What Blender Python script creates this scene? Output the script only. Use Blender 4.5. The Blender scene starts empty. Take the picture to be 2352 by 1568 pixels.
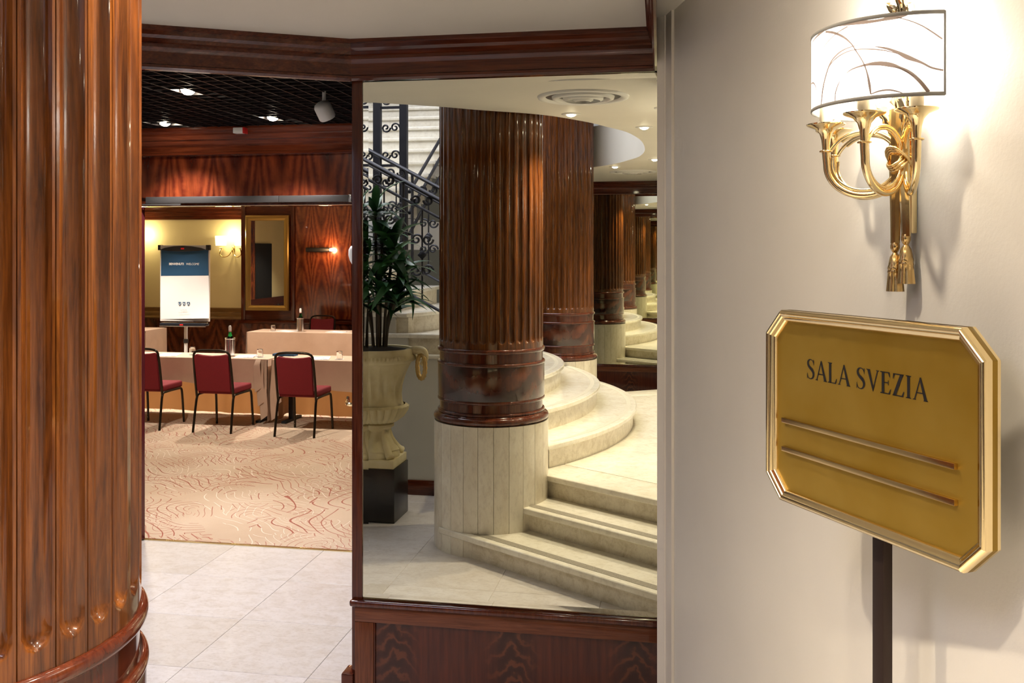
import bpy, bmesh, math, random
from mathutils import Vector, Matrix
random.seed(7)
sc = bpy.context.scene
PI = math.pi
col = sc.collection

# ------------------------------------------------------------------ camera
cam_d = bpy.data.cameras.new('camera')
cam = bpy.data.objects.new('camera', cam_d); col.objects.link(cam)
cam.location = (0, 0, 1.9)
cam.rotation_euler = (PI / 2, 0, .1796)
cam_d.sensor_width = 36; cam_d.lens = 33.444; cam_d.shift_y = -.0895
cam_d.clip_start = .05; cam_d.clip_end = 60
sc.camera = cam
# ------------------------------------------------------------------ world, view, large lights
w = bpy.data.worlds.new('world'); sc.world = w; w.use_nodes = True
w.node_tree.nodes['Background'].inputs[0].default_value = (1, .9, .8, 1)
w.node_tree.nodes['Background'].inputs[1].default_value = .05
sc.view_settings.view_transform = 'Standard'; sc.view_settings.look = 'None'
sc.view_settings.gamma = 1; sc.view_settings.use_curve_mapping = False
sc.view_settings.exposure = 0.38
cy = sc.cycles
cy.max_bounces = 14; cy.diffuse_bounces = 3; cy.glossy_bounces = 11; cy.transmission_bounces = 8; cy.transparent_max_bounces = 8
cy.caustics_reflective = False; cy.caustics_refractive = False
cy.sample_clamp_indirect = 6; cy.blur_glossy = .4
cy.use_denoising = True; cy.use_adaptive_sampling = True; cy.adaptive_threshold = .07; cy.adaptive_min_samples = 16

def light(name, kind, loc, energy, color=(1, .86, .68), rot=(0, 0, 0), **kw):
    d = bpy.data.lights.new(name, kind); d.energy = energy; d.color = color
    for k, v in kw.items(): setattr(d, k, v)
    o = bpy.data.objects.new(name, d); o.location = loc; o.rotation_euler = rot; col.objects.link(o)
    return o
# unseen area lamp stands for the bluish daylight in the stair hall above
light('stair_hall_daylight', 'AREA', (-2.6, -.6, 5.35), 200, (.78, .79, 1), size=3.2)

# ------------------------------------------------------------------ key dimensions (metres)
D = 3.7378            # mirror wall
D2 = -4.4765          # opposite mirror wall
MID = (D + D2) / 2    # symmetry plane of the vestibule
ZC = 2.75             # vestibule ceiling
DW = 5.71             # door wall
A_POS = (-1.2435, 1.377); B_POS = (-1.2435, 2 * MID - 1.377)
RE = Vector((.829, .559)); RN = Vector((-.559, .829))     # along / across the straight steps
WD = Vector((.2785, -.9604)); WN = Vector((-.9604, -.2785))  # along / off the right wall
W0 = Vector((-.034, 3.348)) - WN * .018
def wall_pt(t, o=0): p = W0 + WD * t + WN * o; return (p.x, p.y)
def flip(p): return (p[0], 2 * MID - p[1])

# ------------------------------------------------------------------ mesh helpers
class MB:
    def __init__(s): s.v = []; s.f = []
    def add(s, vs, fs):
        b = len(s.v); s.v += [tuple(p) for p in vs]; s.f += [tuple(i + b for i in f) for f in fs]; return s
    def box(s, x0, x1, y0, y1, z0, z1):
        return s.add([(x0,y0,z0),(x1,y0,z0),(x1,y1,z0),(x0,y1,z0),(x0,y0,z1),(x1,y0,z1),(x1,y1,z1),(x0,y1,z1)],
                     [(3,2,1,0),(4,5,6,7),(0,1,5,4),(1,2,6,5),(2,3,7,6),(3,0,4,7)])
    def prism(s, poly, z0, z1):
        a = sum(poly[i][0]*poly[(i+1)%len(poly)][1]-poly[(i+1)%len(poly)][0]*poly[i][1] for i in range(len(poly)))
        if a < 0: poly = poly[::-1]
        n = len(poly)
        return s.add([(p[0],p[1],z0) for p in poly]+[(p[0],p[1],z1) for p in poly],
                     [tuple(range(n))[::-1], tuple(range(n,2*n))]+[(i,(i+1)%n,n+(i+1)%n,n+i) for i in range(n)])
    def lathe(s, prof, n=48, c=(0,0), a0=0, a1=2*PI, rf=None, cap=False):
        full = abs(a1-a0-2*PI) < 1e-6; m = n if full else n+1
        vs = []
        for (r, z) in prof:
            for i in range(m):
                a = a0+(a1-a0)*i/n; rr = rf(r, z, a) if rf else r
                vs.append((c[0]+rr*math.cos(a), c[1]+rr*math.sin(a), z))
        fs = []
        for j in range(len(prof)-1):
            for i in range(n):
                k = (i+1) % m if full else i+1
                fs.append((j*m+i, j*m+k, (j+1)*m+k, (j+1)*m+i))
        if cap: fs += [tuple(range(m))[::-1], tuple(range((len(prof)-1)*m, len(prof)*m))]
        return s.add(vs, fs)
    def tube(s, pts, r, n=8, closed=False, flat=None):
        pts = [Vector(p) for p in pts]; N = len(pts); vs = []; fs = []
        up = None
        for i, p in enumerate(pts):
            a = pts[(i-1) % N] if (closed or i) else p; b = pts[(i+1) % N] if (closed or i < N-1) else p
            t = (b-a).normalized()
            if up is None:
                up = Vector((0,0,1)) if abs(t.z) < .9 else Vector((1,0,0))
            x = t.cross(up)
            if x.length < 1e-6: x = t.cross(Vector((0,1,0)))
            x.normalize(); y = x.cross(t).normalized(); up = y
            rr = r(i/(N-1)) if callable(r) else r
            for k in range(n):
                q = 2*PI*k/n; e = (flat if flat else 1)
                vs.append(p + x*math.cos(q)*rr + y*math.sin(q)*rr*e)
        for i in range(N if closed else N-1):
            for k in range(n):
                a, b = i*n+k, i*n+(k+1) % n; c_, d_ = ((i+1) % N)*n+(k+1) % n, ((i+1) % N)*n+k
                fs.append((a, b, c_, d_))
        if not closed: fs += [tuple(range(n))[::-1], tuple(range((N-1)*n, N*n))]
        return s.add(vs, fs)
    def sweep(s, plan, prof, side=1, closed=False):
        # plan: xy points; prof: closed loop of (offset, z); offset to the left of travel * side
        P = [Vector(p) for p in plan]; N = len(P); m = len(prof); vs = []
        for i in range(N):
            d0 = (P[i]-P[i-1]).normalized() if (i or closed) else None
            d1 = (P[(i+1) % N]-P[i]).normalized() if (i < N-1 or closed) else None
            d0 = d0 or d1; d1 = d1 or d0
            n0 = Vector((-d0.y, d0.x)); n1 = Vector((-d1.y, d1.x)); b = (n0+n1)
            b = b/(b.dot(n0)) * side
            for (o, z) in prof: vs.append((P[i].x+b.x*o, P[i].y+b.y*o, z))
        fs = []
        for i in range(N if closed else N-1):
            for k in range(m):
                fs.append((i*m+k, i*m+(k+1) % m, ((i+1) % N)*m+(k+1) % m, ((i+1) % N)*m+k))
        if not closed: fs += [tuple(range(m))[::-1], tuple(range((N-1)*m, N*m))]
        return s.add(vs, fs)
    def xf(s, M):
        s.v = [tuple(M @ Vector(p)) for p in s.v]; return s
    def mesh(s, name, mat, bevel=0, smooth=35, seg=2):
        me = bpy.data.meshes.new(name); me.from_pydata(s.v, [], s.f)
        bm = bmesh.new(); bm.from_mesh(me)
        bmesh.ops.recalc_face_normals(bm, faces=bm.faces)
        if bevel:
            es = [e for e in bm.edges if len(e.link_faces) == 2 and e.calc_face_angle(0) > .5]
            bmesh.ops.bevel(bm, geom=es, offset=bevel, segments=seg, affect='EDGES', clamp_overlap=True, profile=.6)
        bm.to_mesh(me); bm.free()
        if smooth:
            for p in me.polygons: p.use_smooth = True
            me.set_sharp_from_angle(angle=math.radians(smooth))
        if mat: me.materials.append(mat)
        return me
    def build(s, name, mat, parent=None, bevel=0, smooth=35, seg=2):
        o = bpy.data.objects.new(name, s.mesh(name, mat, bevel, smooth, seg)); col.objects.link(o)
        if parent: o.parent = parent
        return o
def inst(name, me, parent=None, loc=(0,0,0), rot=(0,0,0), scale=(1,1,1)):
    o = bpy.data.objects.new(name, me); col.objects.link(o); o.location = loc; o.rotation_euler = rot; o.scale = scale
    if parent: o.parent = parent
    return o
def tag(o, label, cat, group=None, kind=None):
    if label: o['label'] = label
    if cat: o['category'] = cat
    if group: o['group'] = group
    if kind: o['kind'] = kind
    return o
def thing(name, label, cat, loc=(0,0,0), rz=0, group=None):
    o = bpy.data.objects.new(name, None); col.objects.link(o); o.location = loc; o.rotation_euler = (0,0,rz)
    o.empty_display_size = .1
    return tag(o, label, cat, group)
def struct(o, label=None, cat=None):
    o['kind'] = 'structure'
    if label: o['label'] = label
    if cat: o['category'] = cat
    return o
def sroot(name, label, cat):
    return struct(thing(name, label, cat))
def kids(o): return [c for c in bpy.data.objects if c.parent == o]
def copy_tree(o, parent=None):
    c = o.copy(); col.objects.link(c); c.parent = parent
    for ch in kids(o): copy_tree(ch, c)
    return c
def rbox(x0,x1,y0,y1,z0,z1): return MB().box(x0,x1,y0,y1,z0,z1)
def arc(cx, cy_, r, a0, a1, n): return [(cx+r*math.cos(a0+(a1-a0)*i/n), cy_+r*math.sin(a0+(a1-a0)*i/n)) for i in range(n+1)]
def crom(pts, n=6):
    # smooth curve through points
    P = [Vector(p) for p in pts]; out = []
    for i in range(len(P)-1):
        p0 = P[max(i-1,0)]; p1 = P[i]; p2 = P[i+1]; p3 = P[min(i+2,len(P)-1)]
        for k in range(n):
            t = k/n
            out.append(.5*((2*p1)+(p2-p0)*t+(2*p0-5*p1+4*p2-p3)*t*t+(3*p1-p0-3*p2+p3)*t**3))
    out.append(P[-1]); return out

# ------------------------------------------------------------------ materials
def new_mat(name):
    m = bpy.data.materials.new(name); m.use_nodes = True; nt = m.node_tree
    b = nt.nodes['Principled BSDF']; return m, nt, b
def N(nt, t, **kw):
    n = nt.nodes.new(t)
    for k, v in kw.items():
        if k in n.inputs: n.inputs[k].default_value = v
        else: setattr(n, k, v)
    return n
def L(nt, a, b): nt.links.new(a, b)
def ramp(nt, fac, stops):
    r = N(nt, 'ShaderNodeValToRGB'); e = r.color_ramp.elements
    while len(e) < len(stops): e.new(.5)
    for i, (p, c) in enumerate(stops): e[i].position = p; e[i].color = (*c, 1)
    L(nt, fac, r.inputs[0]); return r.outputs[0]
def math_(nt, op, a, b=None, c=None):
    n = N(nt, 'ShaderNodeMath', operation=op)
    for i, x in enumerate((a, b, c)):
        if x is None: continue
        if isinstance(x, (int, float)): n.inputs[i].default_value = x
        else: L(nt, x, n.inputs[i])
    return n.outputs[0]
def coords(nt, scale=(1,1,1), loc=(0,0,0), rot=(0,0,0), jitter=0):
    tc = N(nt, 'ShaderNodeTexCoord'); mp = N(nt, 'ShaderNodeMapping')
    mp.inputs['Scale'].default_value = scale; mp.inputs['Location'].default_value = loc; mp.inputs['Rotation'].default_value = rot
    out = tc.outputs['Object']
    if jitter:
        oi = N(nt, 'ShaderNodeObjectInfo'); va = N(nt, 'ShaderNodeVectorMath', operation='ADD')
        sc_ = N(nt, 'ShaderNodeVectorMath', operation='SCALE'); cx = N(nt, 'ShaderNodeCombineXYZ')
        for k in range(3): L(nt, oi.outputs['Random'], cx.inputs[k])
        L(nt, cx.outputs[0], sc_.inputs[0]); sc_.inputs['Scale'].default_value = jitter
        L(nt, out, va.inputs[0]); L(nt, sc_.outputs[0], va.inputs[1]); out = va.outputs[0]
    L(nt, out, mp.inputs[0]); return mp.outputs[0]
def plain(name, c, rough=.5, metal=0, **kw):
    m, nt, b = new_mat(name); b.inputs['Base Color'].default_value = (*c, 1)
    b.inputs['Roughness'].default_value = rough; b.inputs['Metallic'].default_value = metal
    for k, v in kw.items(): b.inputs[k].default_value = v
    return m
def bump(nt, b, h, strength=.1, dist=.01):
    n = N(nt, 'ShaderNodeBump'); n.inputs['Strength'].default_value = strength; n.inputs['Distance'].default_value = dist
    L(nt, h, n.inputs['Height']); L(nt, n.outputs[0], b.inputs['Normal'])
def noise(nt, vec, scale=5, detail=6, rough=.55, dist=0):
    n = N(nt, 'ShaderNodeTexNoise'); n.inputs['Scale'].default_value = scale; n.inputs['Detail'].default_value = detail
    n.inputs['Roughness'].default_value = rough; n.inputs['Distortion'].default_value = dist
    L(nt, vec, n.inputs['Vector']); return n.outputs['Fac']
def mix(nt, fac, a, b, mode='MIX'):
    n = N(nt, 'ShaderNodeMix', data_type='RGBA', blend_type=mode)
    for i, x in ((0, fac), (6, a), (7, b)):
        if isinstance(x, (int, float)): n.inputs[i].default_value = x
        elif isinstance(x, tuple): n.inputs[i].default_value = (*x, 1)
        else: L(nt, x, n.inputs[i])
    return n.outputs[2]
def wood(name, dark, lite, axis='Z', rough=.22, coat=.7, scale=1, jitter=0, contrast=(.3,.72)):
    m, nt, b = new_mat(name)
    k = {'X': (1.2,14,14), 'Y': (14,1.2,14), 'Z': (14,14,1.2)}[axis]
    v = coords(nt, tuple(q*scale for q in k), jitter=jitter*9)
    n1 = noise(nt, v, 1.6, 7, .6, .9)
    v2 = coords(nt, tuple(q*scale*(7 if q > 5 else 3) for q in k), jitter=jitter*5)
    n2 = noise(nt, v2, 1.5, 3, .6)
    c = ramp(nt, n1, [(contrast[0], dark), (contrast[1], lite)])
    c = mix(nt, .55, c, ramp(nt, n2, [(.34, (.35,.3,.3)), (.6, (1,1,1))]), 'MULTIPLY')
    if jitter:
        oi = N(nt, 'ShaderNodeObjectInfo')
        c = mix(nt, .8, c, ramp(nt, oi.outputs['Random'], [(0, (.62,.52,.5)), (.5, (1,1,1)), (1, (1.0,.9,.75))]), 'MULTIPLY')
    L(nt, c, b.inputs['Base Color']); b.inputs['Roughness'].default_value = rough
    b.inputs['Coat Weight'].default_value = coat; b.inputs['Coat Roughness'].default_value = .06
    b.inputs['Specular IOR Level'].default_value = .12
    bump(nt, b, n2, .03, .001)
    return m
def veneer(name, dark, lite, width=.24, freq=20, bend=2.6, axes=('X','Z'), rough=.25, coat=.7, off=0, cut=None):
    # book-matched figured mahogany: arches mirrored about each leaf of veneer
    m, nt, b = new_mat(name); v = coords(nt)
    sx = N(nt, 'ShaderNodeSeparateXYZ'); L(nt, v, sx.inputs[0])
    x = math_(nt, 'ADD', sx.outputs[axes[0]], off); z = sx.outputs[axes[1]]
    if cut: z = math_(nt, 'PINGPONG', math_(nt, 'ADD', z, 50*cut), cut)
    u = math_(nt, 'DIVIDE', math_(nt, 'PINGPONG', math_(nt, 'ADD', x, 40*width), width), width)   # 0..1
    q = noise(nt, coords(nt, (3,3,3)), 1.5, 3)
    q2 = noise(nt, coords(nt, (10,10,10)), 2.2, 4)
    bendv = math_(nt, 'MULTIPLY', math_(nt, 'POWER', u, 1.8), -bend)
    t = math_(nt, 'ADD', math_(nt, 'MULTIPLY', z, freq), math_(nt, 'MULTIPLY', bendv, 2.4))
    t = math_(nt, 'ADD', t, math_(nt, 'MULTIPLY', q, 4)); t = math_(nt, 'ADD', t, math_(nt, 'MULTIPLY', q2, 1.6))
    s_ = math_(nt, 'ADD', math_(nt, 'MULTIPLY', math_(nt, 'SINE', t), .5), .5)
    fine = noise(nt, coords(nt, (34,34,5)), 2, 4)
    f_ = math_(nt, 'ADD', math_(nt, 'MULTIPLY', s_, .5), math_(nt, 'MULTIPLY', q2, .5))
    c = ramp(nt, f_, [(.22, dark), (.75, lite)])
    core = ramp(nt, u, [(.0, (.5,.45,.45)), (.35, (1,1,1)), (.9, (1,1,1)), (1, (.75,.7,.7))])
    c = mix(nt, .8, c, core, 'MULTIPLY'); c = mix(nt, .5, c, ramp(nt, fine, [(.35, (.5,.45,.45)), (.6, (1,1,1))]), 'MULTIPLY')
    L(nt, c, b.inputs['Base Color']); b.inputs['Roughness'].default_value = rough
    b.inputs['Coat Weight'].default_value = coat; b.inputs['Coat Roughness'].default_value = .05
    return m
def marble(name, base, vein, rough=.18, scale=1, coat=.2, jitter=0, stretch=(1,1,1), dirt=None):
    m, nt, b = new_mat(name); v = coords(nt, tuple(q*scale for q in stretch), jitter=jitter)
    n1 = noise(nt, v, 1.8, 8, .6, 1.2); n2 = noise(nt, v, 7, 8, .7, .6); n3 = noise(nt, v, 26, 5, .7)
    c = ramp(nt, n1, [(.3, vein), (.62, base)])
    c = mix(nt, .6, c, ramp(nt, n2, [(.36, vein), (.55, base)]))
    c = mix(nt, .35, c, ramp(nt, n3, [(.3, (.55,.5,.45)), (.5, (1,1,1))]), 'MULTIPLY')
    if jitter:
        oi = N(nt, 'ShaderNodeObjectInfo')
        c = mix(nt, .6, c, ramp(nt, oi.outputs['Random'], [(0, (.8,.76,.68)), (.5, (1,1,1)), (1, (.92,.9,.88))]), 'MULTIPLY')
    L(nt, c, b.inputs['Base Color']); b.inputs['Roughness'].default_value = rough; b.inputs['Coat Weight'].default_value = coat
    b.inputs['Coat Roughness'].default_value = .1
    return m
def paint(name, c, rough=.55, bumpy=.15, bscale=60):
    m, nt, b = new_mat(name); b.inputs['Base Color'].default_value = (*c, 1); b.inputs['Roughness'].default_value = rough
    v = coords(nt); n = noise(nt, v, bscale, 5, .6); n2 = noise(nt, v, 2.2, 3)
    L(nt, mix(nt, .5, c, ramp(nt, n2, [(.3, tuple(q*.9 for q in c)), (.7, c)])), b.inputs['Base Color'])
    bump(nt, b, n, bumpy, .004); return m

M = {}
M['shaft'] = wood('mahogany_shaft', (.05,.012,.0025), (.24,.077,.013), 'Z', .3, .9, 2.1, jitter=1)
M['mah'] = wood('mahogany_dark', (.05,.009,.004), (.15,.034,.013), 'X', .22, .7)
M['mahY'] = wood('mahogany_dark_y', (.05,.009,.004), (.15,.034,.013), 'Y', .22, .7)
M['mahZ'] = wood('mahogany_dark_z', (.05,.009,.004), (.15,.034,.013), 'Z', .22, .7)
M['mahR'] = wood('mahogany_ring', (.075,.014,.006), (.13,.03,.011), 'Z', .15, .9)
M['rail'] = wood('mahogany_rail', (.12,.032,.012), (.22,.07,.028), 'X', .25, .5)
M['railZ'] = wood('mahogany_stile', (.12,.032,.012), (.22,.07,.028), 'Z', .25, .5)
M['panel'] = veneer('figured_panel', (.03,.005,.003), (.13,.03,.01), .19, 26, 2.2)
def plume(name):
    m, nt, b = new_mat(name); v = coords(nt); sx = N(nt, 'ShaderNodeSeparateXYZ'); L(nt, v, sx.inputs[0])
    q = noise(nt, coords(nt, (6,6,6)), 2, 4); fine = noise(nt, coords(nt, (30,30,2)), 2, 5)
    x = math_(nt, 'ADD', sx.outputs[0], math_(nt, 'MULTIPLY', math_(nt, 'SUBTRACT', q, .5), .03))
    u = math_(nt, 'PINGPONG', math_(nt, 'ADD', x, 1.17+4.9), .245)
    t = math_(nt, 'ADD', math_(nt, 'MULTIPLY', sx.outputs[2], 95), math_(nt, 'ADD', math_(nt, 'MULTIPLY', u, 80), math_(nt, 'MULTIPLY', q, 16)))
    sn = math_(nt, 'ADD', math_(nt, 'MULTIPLY', math_(nt, 'SINE', t), .5), .5)
    pc = ramp(nt, sn, [(.1, (.03,.006,.003)), (.7, (.05,.011,.005)), (.97, (.12,.032,.011))])
    pl_ = ramp(nt, fine, [(.3, (.05,.008,.004)), (.7, (.1,.019,.007))])
    k = ramp(nt, u, [(.03, (.9,.9,.9)), (.07, (.5,.5,.5)), (.12, (0,0,0))])
    L(nt, mix(nt, k, pl_, pc), b.inputs['Base Color']); b.inputs['Roughness'].default_value = .3; b.inputs['Specular IOR Level'].default_value = .15
    b.inputs['Coat Weight'].default_value = .7; b.inputs['Coat Roughness'].default_value = .05; return m
M['panel'] = plume('plume_mahogany_panel')
M['band'] = veneer('figured_band', (.035,.006,.003), (.13,.028,.009), .16, 34, 2.4, ('Y','Z'))
M['head'] = veneer('figured_header', (.1,.014,.005), (.25,.048,.014), .155, 16, 6, coat=.8, off=.05)
M['rpanel'] = veneer('figured_room_panel', (.13,.022,.007), (.3,.075,.02), .17, 17, 6, coat=.6, cut=.9)
M['rpanelY'] = veneer('figured_side_panel', (.13,.022,.007), (.3,.075,.02), .17, 17, 6, ('Y','Z'), coat=.6, cut=.9)
M['rwain'] = veneer('figured_wainscot', (.06,.014,.008), (.16,.045,.02), .22, 22, 4)
M['marble'] = marble('cream_marble', (.82,.78,.68), (.7,.64,.52), .22, 1)
M['riser'] = marble('worn_marble_riser', (.76,.7,.58), (.52,.44,.31), .35, 2.2)
M['strip'] = marble('marble_strip', (.8,.76,.66), (.67,.6,.48), .3, 1.3, jitter=4, stretch=(1,1,.5))
M['tile'] = marble('travertine_tile', (.68,.64,.61), (.56,.5,.44), .28, 1.6, jitter=3, stretch=(1,1.6,1))
M['grout'] = plain('tile_joint', (.58,.53,.48), .8)
M['cream'] = paint('cream_wall_paint', (.84,.79,.69), .5, .12, 90)
M['trimw'] = plain('cream_gloss_trim', (.78,.72,.62), .35)
M['ceil'] = paint('ceiling_paint', (.78,.74,.65), .6, .03, 40)
M['hallw'] = paint('stair_hall_wall', (.74,.74,.74), .6, .05, 40)
M['swall'] = paint('stair_side_wall', (.55,.53,.47), .6, .05, 40)
M['ycream'] = paint('room_cream_wall', (.75,.66,.38), .6, .05, 30)
M['brass'] = plain('polished_brass', (.86,.69,.38), .12, 1)
M['brassd'] = plain('antique_brass', (.68,.48,.21), .2, 1)
M['gilt'] = plain('gilt_frame', (.55,.38,.12), .3, .8)
M['bronze'] = plain('dark_bronze', (.035,.02,.014), .45, .5)
M['iron'] = plain('black_iron', (.02,.02,.028), .45, .3)
M['black'] = plain('matt_black', (.008,.008,.009), .6)
M['granite'] = plain('black_pedestal', (.012,.01,.008), .25)
M['white'] = plain('white_plastic', (.8,.79,.76), .4)
M['metalgrey'] = plain('dark_grey_metal', (.055,.05,.045), .4, .2)
M['chrome'] = plain('brushed_steel', (.75,.74,.72), .22, 1)
M['red'] = plain('red_plastic', (.6,.02,.02), .4)
M['candle'] = plain('candle_sleeve', (.9,.76,.5), .6)
M['paper'] = plain('white_paper', (.85,.85,.86), .7)
M['navy'] = plain('navy_print', (.012,.07,.16), .6)
M['ink'] = plain('black_lettering', (.008,.006,.005), .5)
M['inkw'] = plain('white_lettering', (.9,.9,.9), .6)
M['leaf'] = None
def brass_plate():
    m, nt, b = new_mat('satin_brass_plate'); b.inputs['Metallic'].default_value = .75; b.inputs['Roughness'].default_value = .42
    n = noise(nt, coords(nt, (1,1,1)), 6, 3); f = noise(nt, coords(nt, (400,20,400)), 1, 2)
    L(nt, ramp(nt, n, [(.3, (.4,.235,.022)), (.7, (.47,.3,.05))]), b.inputs['Base Color']); bump(nt, b, f, .02, .001); return m
M['plate'] = brass_plate()
def mirror_mat(name, tint):
    m, nt, b = new_mat(name); b.inputs['Base Color'].default_value = (*tint, 1); b.inputs['Metallic'].default_value = 1
    b.inputs['Roughness'].default_value = 0.0; b.inputs['Specular IOR Level'].default_value = .5; return m
M['mirror'] = mirror_mat('silvered_glass', (.87,.88,.74))
M['mirror2'] = mirror_mat('room_mirror_glass', (.85,.84,.75))
def emit(name, c, s):
    m, nt, b = new_mat(name); b.inputs['Base Color'].default_value = (*c, 1)
    b.inputs['Emission Color'].default_value = (*c, 1); b.inputs['Emission Strength'].default_value = s; return m
M['bulb'] = emit('lit_bulb', (1,.88,.68), 60)
M['bulb_soft'] = emit('lit_candle_bulb', (1,.92,.8), 10)
M['bulbs'] = emit('lit_shade', (1,.86,.5), 2.5)
def glass(name, c=(1,1,1), rough=0):
    m, nt, b = new_mat(name); b.inputs['Base Color'].default_value = (*c, 1); b.inputs['Transmission Weight'].default_value = 1
    b.inputs['Roughness'].default_value = rough; b.inputs['IOR'].default_value = 1.45; return m
M['glass'] = glass('clear_glass'); M['green'] = glass('green_bottle_glass', (.02,.3,.08))
def fabric(name, c, c2, scale=60, rough=.9, sheen=.3, bs=.1):
    m, nt, b = new_mat(name); n = noise(nt, coords(nt), scale, 4)
    L(nt, ramp(nt, n, [(.3, c), (.7, c2)]), b.inputs['Base Color']); b.inputs['Roughness'].default_value = rough
    b.inputs['Sheen Weight'].default_value = sheen; bump(nt, b, n, bs, .004); return m
M['velvet'] = fabric('red_velvet', (.14,.001,.005), (.19,.002,.008), 160, .8, 0)
M['cloth'] = fabric('beige_tablecloth', (.52,.36,.26), (.58,.41,.3), 5, .85, .1, .25)
M['cloth_backlit'] = fabric('tan_backlit_tablecloth', (.55,.3,.13), (.6,.34,.16), 8, .85, .1)
M['cloth_backlit'] = None
M['frame'] = plain('chair_frame', (.028,.02,.012), .28, .7)
M['soil'] = plain('soil', (.02,.014,.01), .95)
def urn_mat():
    m, nt, b = new_mat('cream_urn'); n = noise(nt, coords(nt), 6, 6)
    L(nt, ramp(nt, n, [(.3, (.58,.47,.23)), (.7, (.74,.64,.38))]), b.inputs['Base Color']); b.inputs['Roughness'].default_value = .5; return m
M['urn'] = urn_mat(); M['rope'] = plain('gilded_ring', (.55,.36,.12), .4, .3)
def leaf_mat():
    m, nt, b = new_mat('dracaena_leaf'); oi = N(nt, 'ShaderNodeObjectInfo')
    L(nt, ramp(nt, oi.outputs['Random'], [(0, (.012,.055,.02)), (1, (.055,.17,.055))]), b.inputs['Base Color'])
    b.inputs['Roughness'].default_value = .35; return m
M['leaf'] = leaf_mat(); M['cane'] = plain('cane_stem', (.06,.045,.03), .8)
def carpet_mat():
    m, nt, b = new_mat('patterned_carpet'); v = coords(nt)
    base = ramp(nt, noise(nt, v, 1.3, 4), [(.35, (.46,.33,.22)), (.65, (.54,.41,.295))])
    def rings(seed, scale, freq, thin, dist):
        vv = coords(nt, (1,1,1), (seed, seed*.7, 0))
        nz = N(nt, 'ShaderNodeTexNoise'); nz.inputs['Scale'].default_value = 1.4; nz.inputs['Detail'].default_value = 1
        L(nt, vv, nz.inputs['Vector'])
        sb = N(nt, 'ShaderNodeVectorMath', operation='SCALE'); L(nt, nz.outputs['Color'], sb.inputs[0]); sb.inputs['Scale'].default_value = dist
        ad = N(nt, 'ShaderNodeVectorMath', operation='ADD'); L(nt, vv, ad.inputs[0]); L(nt, sb.outputs[0], ad.inputs[1])
        vo = N(nt, 'ShaderNodeTexVoronoi', voronoi_dimensions='2D'); vo.inputs['Scale'].default_value = scale; L(nt, ad.outputs[0], vo.inputs['Vector'])
        dd = math_(nt, 'POWER', vo.outputs['Distance'], .75)
        # fan lines: angle about the cell centre mixed with the distance
        sp = N(nt, 'ShaderNodeVectorMath', operation='SUBTRACT'); L(nt, ad.outputs[0], sp.inputs[0]); 
        sc2 = N(nt, 'ShaderNodeVectorMath', operation='SCALE'); L(nt, vo.outputs['Position'], sc2.inputs[0]); sc2.inputs['Scale'].default_value = 1
        L(nt, sc2.outputs[0], sp.inputs[1]); sx = N(nt, 'ShaderNodeSeparateXYZ'); L(nt, sp.outputs[0], sx.inputs[0])
        an = math_(nt, 'ARCTAN2', sx.outputs[1], sx.outputs[0])
        t = math_(nt, 'ADD', math_(nt, 'MULTIPLY', dd, freq), math_(nt, 'MULTIPLY', math_(nt, 'SINE', math_(nt, 'MULTIPLY', an, 2.0)), 3.0))
        sn = math_(nt, 'ABSOLUTE', math_(nt, 'SINE', t))
        line = math_(nt, 'LESS_THAN', sn, thin)
        mask = math_(nt, 'GREATER_THAN', noise(nt, coords(nt, (1,1,1), (seed*3, 1, 0)), 1.5, 2), .49)
        return math_(nt, 'MULTIPLY', line, mask)
    c = mix(nt, math_(nt, 'MULTIPLY', rings(3.1, 1.5, 34, .13, .5), .6), base, (.78,.68,.56))
    c = mix(nt, math_(nt, 'MULTIPLY', rings(9.4, 1.2, 36, .17, .5), .85), c, (.27,.04,.016))
    c = mix(nt, math_(nt, 'MULTIPLY', rings(17.7, 2.6, 22, .17, .4), .7), c, (.3,.05,.02))
    L(nt, c, b.inputs['Base Color']); b.inputs['Roughness'].default_value = .95; b.inputs['Sheen Weight'].default_value = .15
    bump(nt, b, noise(nt, v, 220, 3), .3, .004); return m
M['carpet'] = carpet_mat()
def shade_mat(name, c, tr=.75):
    m = bpy.data.materials.new(name); m.use_nodes = True; nt = m.node_tree; nt.nodes.clear()
    o = N(nt, 'ShaderNodeOutputMaterial'); d = N(nt, 'ShaderNodeBsdfDiffuse'); t = N(nt, 'ShaderNodeBsdfTranslucent'); mx = N(nt, 'ShaderNodeMixShader')
    d.inputs[0].default_value = (*c, 1); t.inputs[0].default_value = (*c, 1); mx.inputs[0].default_value = tr
    L(nt, d.outputs[0], mx.inputs[1]); L(nt, t.outputs[0], mx.inputs[2]); L(nt, mx.outputs[0], o.inputs[0]); return m
M['shade'] = shade_mat('lampshade_fabric', (.95,.94,.92), .6)
M['cloth_backlit'] = shade_mat('tan_backlit_cloth', (.6,.33,.14), .55)  # translucent; the orange of light shining through is also put into the colour
M['stroke'] = shade_mat('shade_print', (.2,.155,.13), .2)
M['binding'] = plain('shade_binding', (.2,.19,.17), .8)
M['plenum'] = plain('dark_plenum', (.006,.006,.006), .9)
M['gridm'] = plain('black_ceiling_grid', (.02,.017,.018), .35, .2)
M['dullred'] = wood('door_leaf_wood', (.06,.01,.014), (.12,.02,.022), 'Z', .25, .7)

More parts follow.
